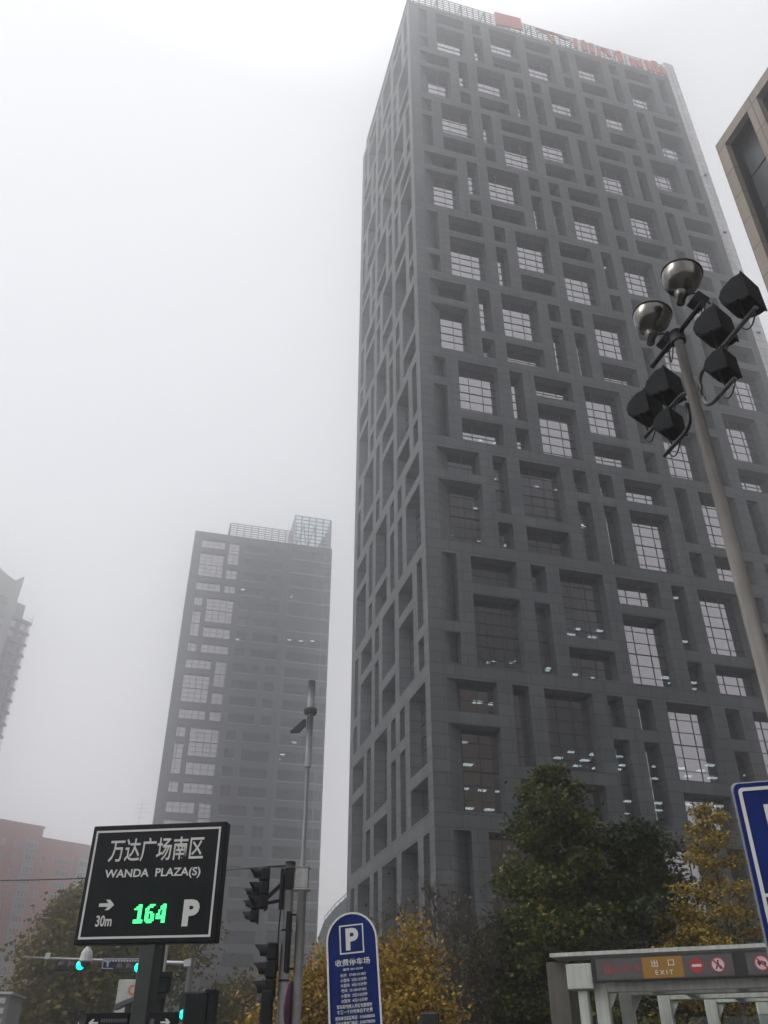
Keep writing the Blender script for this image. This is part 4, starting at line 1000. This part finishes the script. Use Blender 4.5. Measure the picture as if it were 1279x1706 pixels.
# ---------------------------------------------------------------- signals and poles in the middle
def signal_head(parent, loc, rz, n=3, lit=None, s=1.0, visor=True):
    """upright row of lamps facing local -y"""
    Mx = Matrix.Translation(Vector(loc)) @ Matrix.Rotation(rz, 4, 'Z')
    f = lambda mb: setattr(mb, 'v', [tuple(Mx @ Vector(v)) for v in mb.v])
    b = MB(); h = .27 * s
    for k in range(n): z = -k * h; b.bbox(-.14 * s, .14 * s, -.05 * s, .12 * s, z - .262 * s, z - .004, .02)
    b.box(-.17 * s, .17 * s, .1215 * s, .127 * s, -n * h - .02, .02)
    f(b); o = b.build('signal_head', M['dark_metal'], parent)
    for k in range(n):
        z = -k * h - .13 * s
        if visor:
            v = MB(); m_ = 12
            for q in range(m_):
                a0, a1 = R(-35 + 250 * q / m_), R(-35 + 250 * (q + 1) / m_); r_ = .115 * s
                L0, L1 = .22 * s * (.55 + .45 * math.sin(max(a0, 0))), .22 * s * (.55 + .45 * math.sin(max(min(a1, math.pi), 0)))
                for rr in (r_, r_ - .006):
                    v.quad((rr * math.cos(a0), -.05 * s, z + rr * math.sin(a0)), (rr * math.cos(a1), -.05 * s, z + rr * math.sin(a1)), (rr * math.cos(a1) * .95, -.05 * s - L1, z + rr * math.sin(a1) * .95), (rr * math.cos(a0) * .95, -.05 * s - L0, z + rr * math.sin(a0) * .95))
            f(v); v.build('visor', M['dark_metal'], o)
        l = MB(); l.lathe([(.10 * s, 0), (.09 * s, .015 * s), (.05 * s, .03 * s), (.001, .035 * s)], 16, 0, Mx @ Matrix.Translation((0, -.051 * s, z)) @ Matrix.Rotation(R(90), 4, 'X'))
        l.build('lens', M['green_lamp'] if lit == k else M['lens_off'], o)
    return o
p = at(466, 1706, 16); ptop = at(484, 1438, 16)
sp = thing('traffic_light', 'grey pole with three dark signal heads facing left, beside second grey pole', 'traffic light', (ptop.x, 16, 0))
b = MB(); b.tube([(0, 0, 0), (0, 0, 2.4), (0, 0, ptop.z - .05)], [.095, .09, .08], 16); b.build('pole', M['pole_grey'], sp)
b = MB(); b.tube([(0, 0, ptop.z - .05), (0, 0, ptop.z + .02)], .088, 16); b.tube([(0, 0, ptop.z - .13), (0, 0, ptop.z - .09)], .087, 16); b.build('cap', M['dark_metal'], sp)
b = MB()
for z in (1.9, 2.65): b.tube([(0, 0, z + 1.0), (0, 0, z + 1.03)], .094, 16)
b.build('band', M['dark_metal'], sp)
b = MB()
b.tube([(-.09, 0, ptop.z - .30), (-.42, -.02, ptop.z - .62)], .035, 6); b.tube([(-.09, 0, ptop.z - .60), (-.42, 0, ptop.z - .66)], .03, 6); b.box(-.16, -.08, -.06, .06, ptop.z - .75, ptop.z - .10)
b.tube([(-.42, 0, ptop.z - .08), (-.42, 0, ptop.z - .72)], .02, 6); b.tube([(-.08, .0, ptop.z - .06), (-.42, 0, ptop.z - .06)], .012, 6)
b.tube([(-.1, -.06, ptop.z - .2), (-.13, -.08, ptop.z - 1.1), (-.11, -.06, ptop.z - 1.7)], .014, 6)
b.build('bracket', M['dark_metal'], sp)
hA = at(436, 1446, 16); signal_head(sp, (hA.x - ptop.x + .02, 0, hA.z), R(-70), 3, None, .82)
hB2 = at(424, 1478, 16.2); signal_head(sp, (hB2.x - ptop.x, .2, hB2.z), R(-95), 3, None, .70)
hC = at(449, 1571, 16); signal_head(sp, (hC.x - ptop.x + .02, 0, hC.z), R(-85), 3, None, 1.0)
hD = at(446, 1650, 15.8); 
b = MB(); b.bbox(hD.x - ptop.x - .10, hD.x - ptop.x + .09, -.25, -.05, hD.z - .9, hD.z, .02); b.build('controller_box', M['dark_metal'], sp)

ptop = at(505, 1447, 14)
p2 = thing('traffic_light', 'grey pole with bracket box and dark panel seen edge on, right of signal heads', 'traffic light', (ptop.x, 14, 0))
b = MB(); b.tube([(0, 0, 0), (0, 0, ptop.z - .12)], [.075, .068], 16); b.build('pole', M['pole_grey'], p2)
b = MB(); b.bbox(-.10, .09, -.085, .085, ptop.z - .29, ptop.z, .01); b.box(-.13, .12, -.10, .10, ptop.z - .315, ptop.z - .291); b.box(-.12, .11, -.09, .09, ptop.z + .001, ptop.z + .015); b.build('clamp_box', M['pole_grey'], p2)
b = MB(); b.box(-.26, -.135, -.03, .03, ptop.z - .3, ptop.z - .02); b.build('bracket', M['dark_metal'], p2)
e0, e1 = at(483, 1521, 14), at(478, 1620, 14)
b = MB(); b.box(e0.x - ptop.x - .035, e0.x - ptop.x + .02, -.16, .16, e1.z, e0.z); b.tube([(e0.x - ptop.x, 0, e0.z - .02), (-.05, 0, e0.z - .03)], .015, 6); b.tube([(e0.x - ptop.x, 0, e1.z + .05), (-.05, 0, e1.z + .04)], .015, 6); b.build('panel', M['dark_metal'], p2)
e0 = at(486, 1675, 14)
b = MB(); b.lathe([(.001, -.015), (.3, -.015), (.3, .015), (.001, .015)], 28, 0, Matrix.Translation((e0.x - ptop.x - .02, 0, e0.z)) @ Matrix.Rotation(R(79), 4, 'Z') @ Matrix.Rotation(R(90), 4, 'X')); b.build('round_plate', M['purple'], p2)

# telecom lamp pole, farther off
pt_ = at(517, 1187, 45)
tp = thing('street_lamp', 'tall thin grey pole with cylindrical antenna cover and a small lamp head', 'street lamp', (pt_.x, 45, 0))
b = MB(); b.tube([(0, 0, 0), (0, 0, pt_.z * .8), (0, 0, pt_.z - 1.4)], [.16, .10, .09], 12); b.tube([(0, 0, pt_.z - 3.0), (0, 0, pt_.z)], .17, 12); b.build('pole', M['telecom'], tp)
b = MB(); b.tube([(0, 0, pt_.z + .2), (0, 0, at(518, 1135, 45).z)], .20, 16); b.build('antenna_cover', M['telecom'], tp)
b = MB(); b.lathe([(.001, -.15), (.30, -.12), (.36, .0), (.36, .18), (.001, .2)], 20, 0, Matrix.Translation((0, 0, pt_.z))); b.build('collar', M['dark_metal'], tp)
zl2 = at(503, 1215, 45).z
b = MB(); b.prism([(-1.05, zl2 - .18), (-.55, zl2 - .16), (-.22, zl2 + .25), (-.22, zl2 + .52), (-.36, zl2 + .5)], -.16, .16); b.build('lamp_head', M['dark_metal'], tp)
b = MB(); b.tube([(-.17, 0, zl2 + .9), (-.26, 0, zl2 + .45)], .03, 6); b.build('arm', M['ledge'], tp)

# ---------------------------------------------------------------- overhead arm with green signals
pA = at(318, 1604, 38); tip = at(38, 1595, 38); pj = at(305, 1700, 38)
ma = thing('signal_gantry', 'pale grey pole with long overhead arm carrying street name plate and green signals', 'traffic light', (pA.x, 38, 0))
za = pA.z
b = MB(); b.tube([(0, 0, 0), (0, 0, za + .15)], [.16, .12], 12); b.build('pole', M['ledge'], ma)
b = MB(); b.tube([(0, -.05, za - .02), (-3, -.05, za + .06), (tip.x - pA.x, -.05, tip.z)], [.075, .06, .035], 10); b.box(-.25, .02, -.16, .06, za - .14, za + .1); b.build('arm', M['ledge'], ma)
b = MB(); q = at(82, 1594, 38); b.bbox(q.x - pA.x - .1, q.x - pA.x + .1, -.2, -.155, q.z - .1, q.z + .12, .01); b.build('detector', M['ledge'], ma)
q0, q1 = at(174, 1597, 38), at(233, 1616, 38)
b = MB(); b.bbox(q0.x - pA.x, q1.x - pA.x + .1, -.24, -.2, q1.z, q0.z, .01); npl = b.build('name_plate', M['sign_blue'], ma)
nx0, nx1, nz0, nz1 = q0.x - pA.x, q1.x - pA.x + .1, q1.z, q0.z
b = MB(); b.ring(sq(nx0 + .02, nx1 - .02, nz0 + .02, nz1 - .02), sq(nx0 + .045, nx1 - .045, nz0 + .045, nz1 - .045), -.247, -.2405)
b.prism([(nx0 + .12, nz0 + .30), (nx0 + .34, nz0 + .30), (nx0 + .30, nz0 + .24), (nx0 + .26, nz0 + .24), (nx0 + .26, nz0 + .09), (nx0 + .20, nz0 + .09), (nx0 + .20, nz0 + .24), (nx0 + .16, nz0 + .24)], -.247, -.2405); b.build('border', M['ledge'], npl)
text('lettering', 'NANLU  Rd S', (nx0 + nx1) / 2 + .2, nz0 + .16, .10, M['ledge'], npl, -.241, .9, .01)
b = MB()
for k in range(14): b.box(nx0 + .06 + k * .11, nx0 + .13 + k * .11, -.247, -.2405, nz1 - .13, nz1 - .06)
b.build('small_print', M['ledge'], npl)
for (px, py, up) in ((134, 1608, 1), (231, 1612, 1)):
    q = at(px, py, 37.6); x = q.x - pA.x
    b = MB(); b.bbox(x - 1.0, x + .22, -.42, -.26, q.z - .2, q.z + .2, .03); h_ = b.build('signal_head', M['dark_metal'], ma)
    b = MB(); b.lathe([(.17, 0), (.15, .03), (.001, .05)], 16, 0, Matrix.Translation((x, -.421, q.z)) @ Matrix.Rotation(R(90), 4, 'X')); b.build('lens', M['green_lamp'], h_)
    b = MB()
    for k in (1, 2): b.lathe([(.15, 0), (.001, .04)], 14, 0, Matrix.Translation((x - k * .38, -.421, q.z)) @ Matrix.Rotation(R(90), 4, 'X'))
    b.build('lens', M['lens_off'], h_)
q = at(305, 1690, 37.6); x = q.x - pA.x
b = MB(); b.bbox(x - .2, x + .2, -.36, -.18, q.z - .25, q.z + .75, .03); h_ = b.build('signal_head', M['dark_metal'], ma)
b = MB(); b.lathe([(.17, 0), (.15, .03), (.001, .05)], 16, 0, Matrix.Translation((x, -.361, q.z)) @ Matrix.Rotation(R(90), 4, 'X')); b.build('lens', M['green_lamp'], h_)

# dome camera hanging above the arm
q = at(142, 1604, 37.2)
dc = thing('security_camera', 'white dome camera on overhead arm above left green signal', 'camera', (q.x, q.y, 0))
b = MB(); Mx = Matrix.Translation((0, 0, q.z))
b.lathe([(.001, .62), (.06, .61), (.07, .52), (.13, .48), (.20, .38), (.235, .22), (.24, .10), (.255, .08), (.255, .03), (.001, .02)], 24, 0, Mx); b.build('housing', M['white_paint'], dc)
b = MB(); b.lathe([(.19, .02), (.18, -.06), (.12, -.14), (.001, -.18)], 20, 0, Mx); b.build('dome', M['dark_metal'], dc)
b = MB(); b.tube([(0, .12, q.z + .2), (0, .78, q.z + .2)], .03, 6); b.build('bracket', M['ledge'], dc)

# signal pole behind the black board, and pedestrian signal
q = at(266, 1640, 18)
sp2 = thing('traffic_light', 'dark pole with white conduit and two dark signal heads seen from behind', 'traffic light', (q.x - .02, 18, 0))
zt_ = at(280, 1560, 18).z + .5
b = MB(); b.tube([(0, 0, 0), (0, 0, zt_)], .07, 12); b.build('pole', M['pole_dark'], sp2)
b = MB(); b.tube([(.08, -.06, 1.7), (.08, -.06, zt_)], .028, 8); b.build('conduit', M['white_paint'], sp2)
for py0, py1, dx in ((1624, 1657, .10), (1660, 1700, .03)):
    za_, zb_ = at(275, py0, 18).z, at(275, py1, 18).z
    b = MB(); b.bbox(dx - .13, dx + .15, -.30, -.09, zb_, za_, .03); b.box(dx - .16, dx + .2, -.34, -.31, za_ - .06, za_ + .02); b.build('signal_head', M['dark_metal'], sp2)
b = MB(); q = at(265, 1583, 17.5); b.bbox(-.2, -.06, -.2, -.08, q.z - .08, q.z + .08, .01); b.tube([(-.13, -.12, q.z - .25), (-.02, -.05, q.z - .42)], .025, 6); b.build('small_camera', M['white_paint'], sp2)
q = at(331, 1706, 14)
pd = thing('pedestrian_signal', 'large black signal housing seen from behind at bottom, right of black sign post', 'traffic light', (q.x, 14, 0))
zt_ = at(331, 1653, 14).z
b = MB(); b.bbox(-.22, .13, -.14, .16, zt_ - .52, zt_, .025); b.build('signal_head', M['dark_metal'], pd)
b = MB(); b.bbox(.08, .22, -.20, .18, zt_ - .03, zt_ + .03, .01); b.box(.133, .215, -.18, .18, zt_ - .42, zt_ - .035); b.build('visor', M['dark_metal'], pd)
b = MB(); b.tube([(.0, .05, 0), (.0, .05, zt_ - .522)], .06, 12); b.build('pole', M['pole_dark'], pd)

# white totem with red ring logo
q0 = at(198, 1632, 25)
wt = thing('white_totem_sign', 'white totem sign with red ring logo behind black sign post', 'sign', (q0.x, 25, 0), R(-3))
b = MB(); b.bbox(0, .85, 0, .12, .0, q0.z, .01); b.build('board', M['white_paint'], wt)
b = MB(); b.ring(circ(.40, q0.z - .24, .125), circ(.40, q0.z - .24, .07), -.006, -.002); b.build('logo_ring', M['red'], wt)
b = MB()
for k in range(7): b.box(.17 + k * .07, .22 + k * .07, -.005, -.002, q0.z - .5, q0.z - .47)
for k in range(4): b.box(.24 + k * .09, .30 + k * .09, -.005, -.002, q0.z - .60, q0.z - .545)
b.build('small_print', M['black'], wt)
q = at(222, 1660, 24); qq = at(215, 1690, 24)
b = MB(); b.prism([(.22, q.z - .16), (.95, q.z + .12), (.95, q.z + .02), (.24, q.z - .27)], -.75, -.5); b.tube([(.55, -.6, 0), (.55, -.6, q.z - .05)], .09, 10); b.build('bracket', M['screen_grey'], wt)

# small grey hut at the left edge, white board and dark panel seen between trunks
q = at(17, 1657, 40)
ht = thing('roadside_hut', 'low grey louvred hut at the bottom left corner', 'hut', (q.x, 40, 0), R(8))
b = MB(); b.box(-3.2, 0, 0, 2.5, 0, q.z); b.build('wall', M['greywall'], ht)
b = MB()
for k in range(6): b.box(-3.1, -.12, -.09, -.003, q.z - .32 - k * .36, q.z - .12 - k * .36)
b.box(-3.3, .1, -.15, 2.6, q.z + .003, q.z + .1); b.build('louvre', M['ledge'], ht)
q = at(700, 1614, 44)
nb = thing('notice_board', 'white board glimpsed behind yellow and leafless trees', 'sign board', (q.x, 44, 0))
b = MB(); b.bbox(0, .85, 0, .1, q.z - .9, q.z, .02); b.build('board', M['white_paint'], nb)
b = MB(); b.tube([(.42, .16, 0), (.42, .16, q.z - .1)], .05, 8); b.build('post', M['pole_dark'], nb)
q = at(718, 1686, 20)
kb = thing('dark_sign_panel', 'black panel top at bottom centre, below the leafless trees', 'sign board', (q.x, 20, 0))
b = MB(); b.bbox(-.22, .16, 0, .12, q.z - .8, q.z, .03); b.build('board', M['black'], kb)
b = MB(); b.tube([(-.03, .15, 0), (-.03, .15, q.z - .3)], .05, 8); b.build('post', M['pole_dark'], kb)

# overhead cables
def cable(label, a, b_, sag, group='overhead cables'):
    a, b_ = Vector(a), Vector(b_); mb = MB(); mb.tube([a.lerp(b_, k / 16) - Vector((0, 0, sag * 4 * (k / 16) * (1 - k / 16))) for k in range(17)], .014, 5)
    tag(mb.build('overhead_cable', M['cable']), label, 'cable', group)
cable('thin dark cable crossing before red brick blocks to the signal pole', at(-120, 1466, 24), at(480, 1441, 16.05), .10, None)
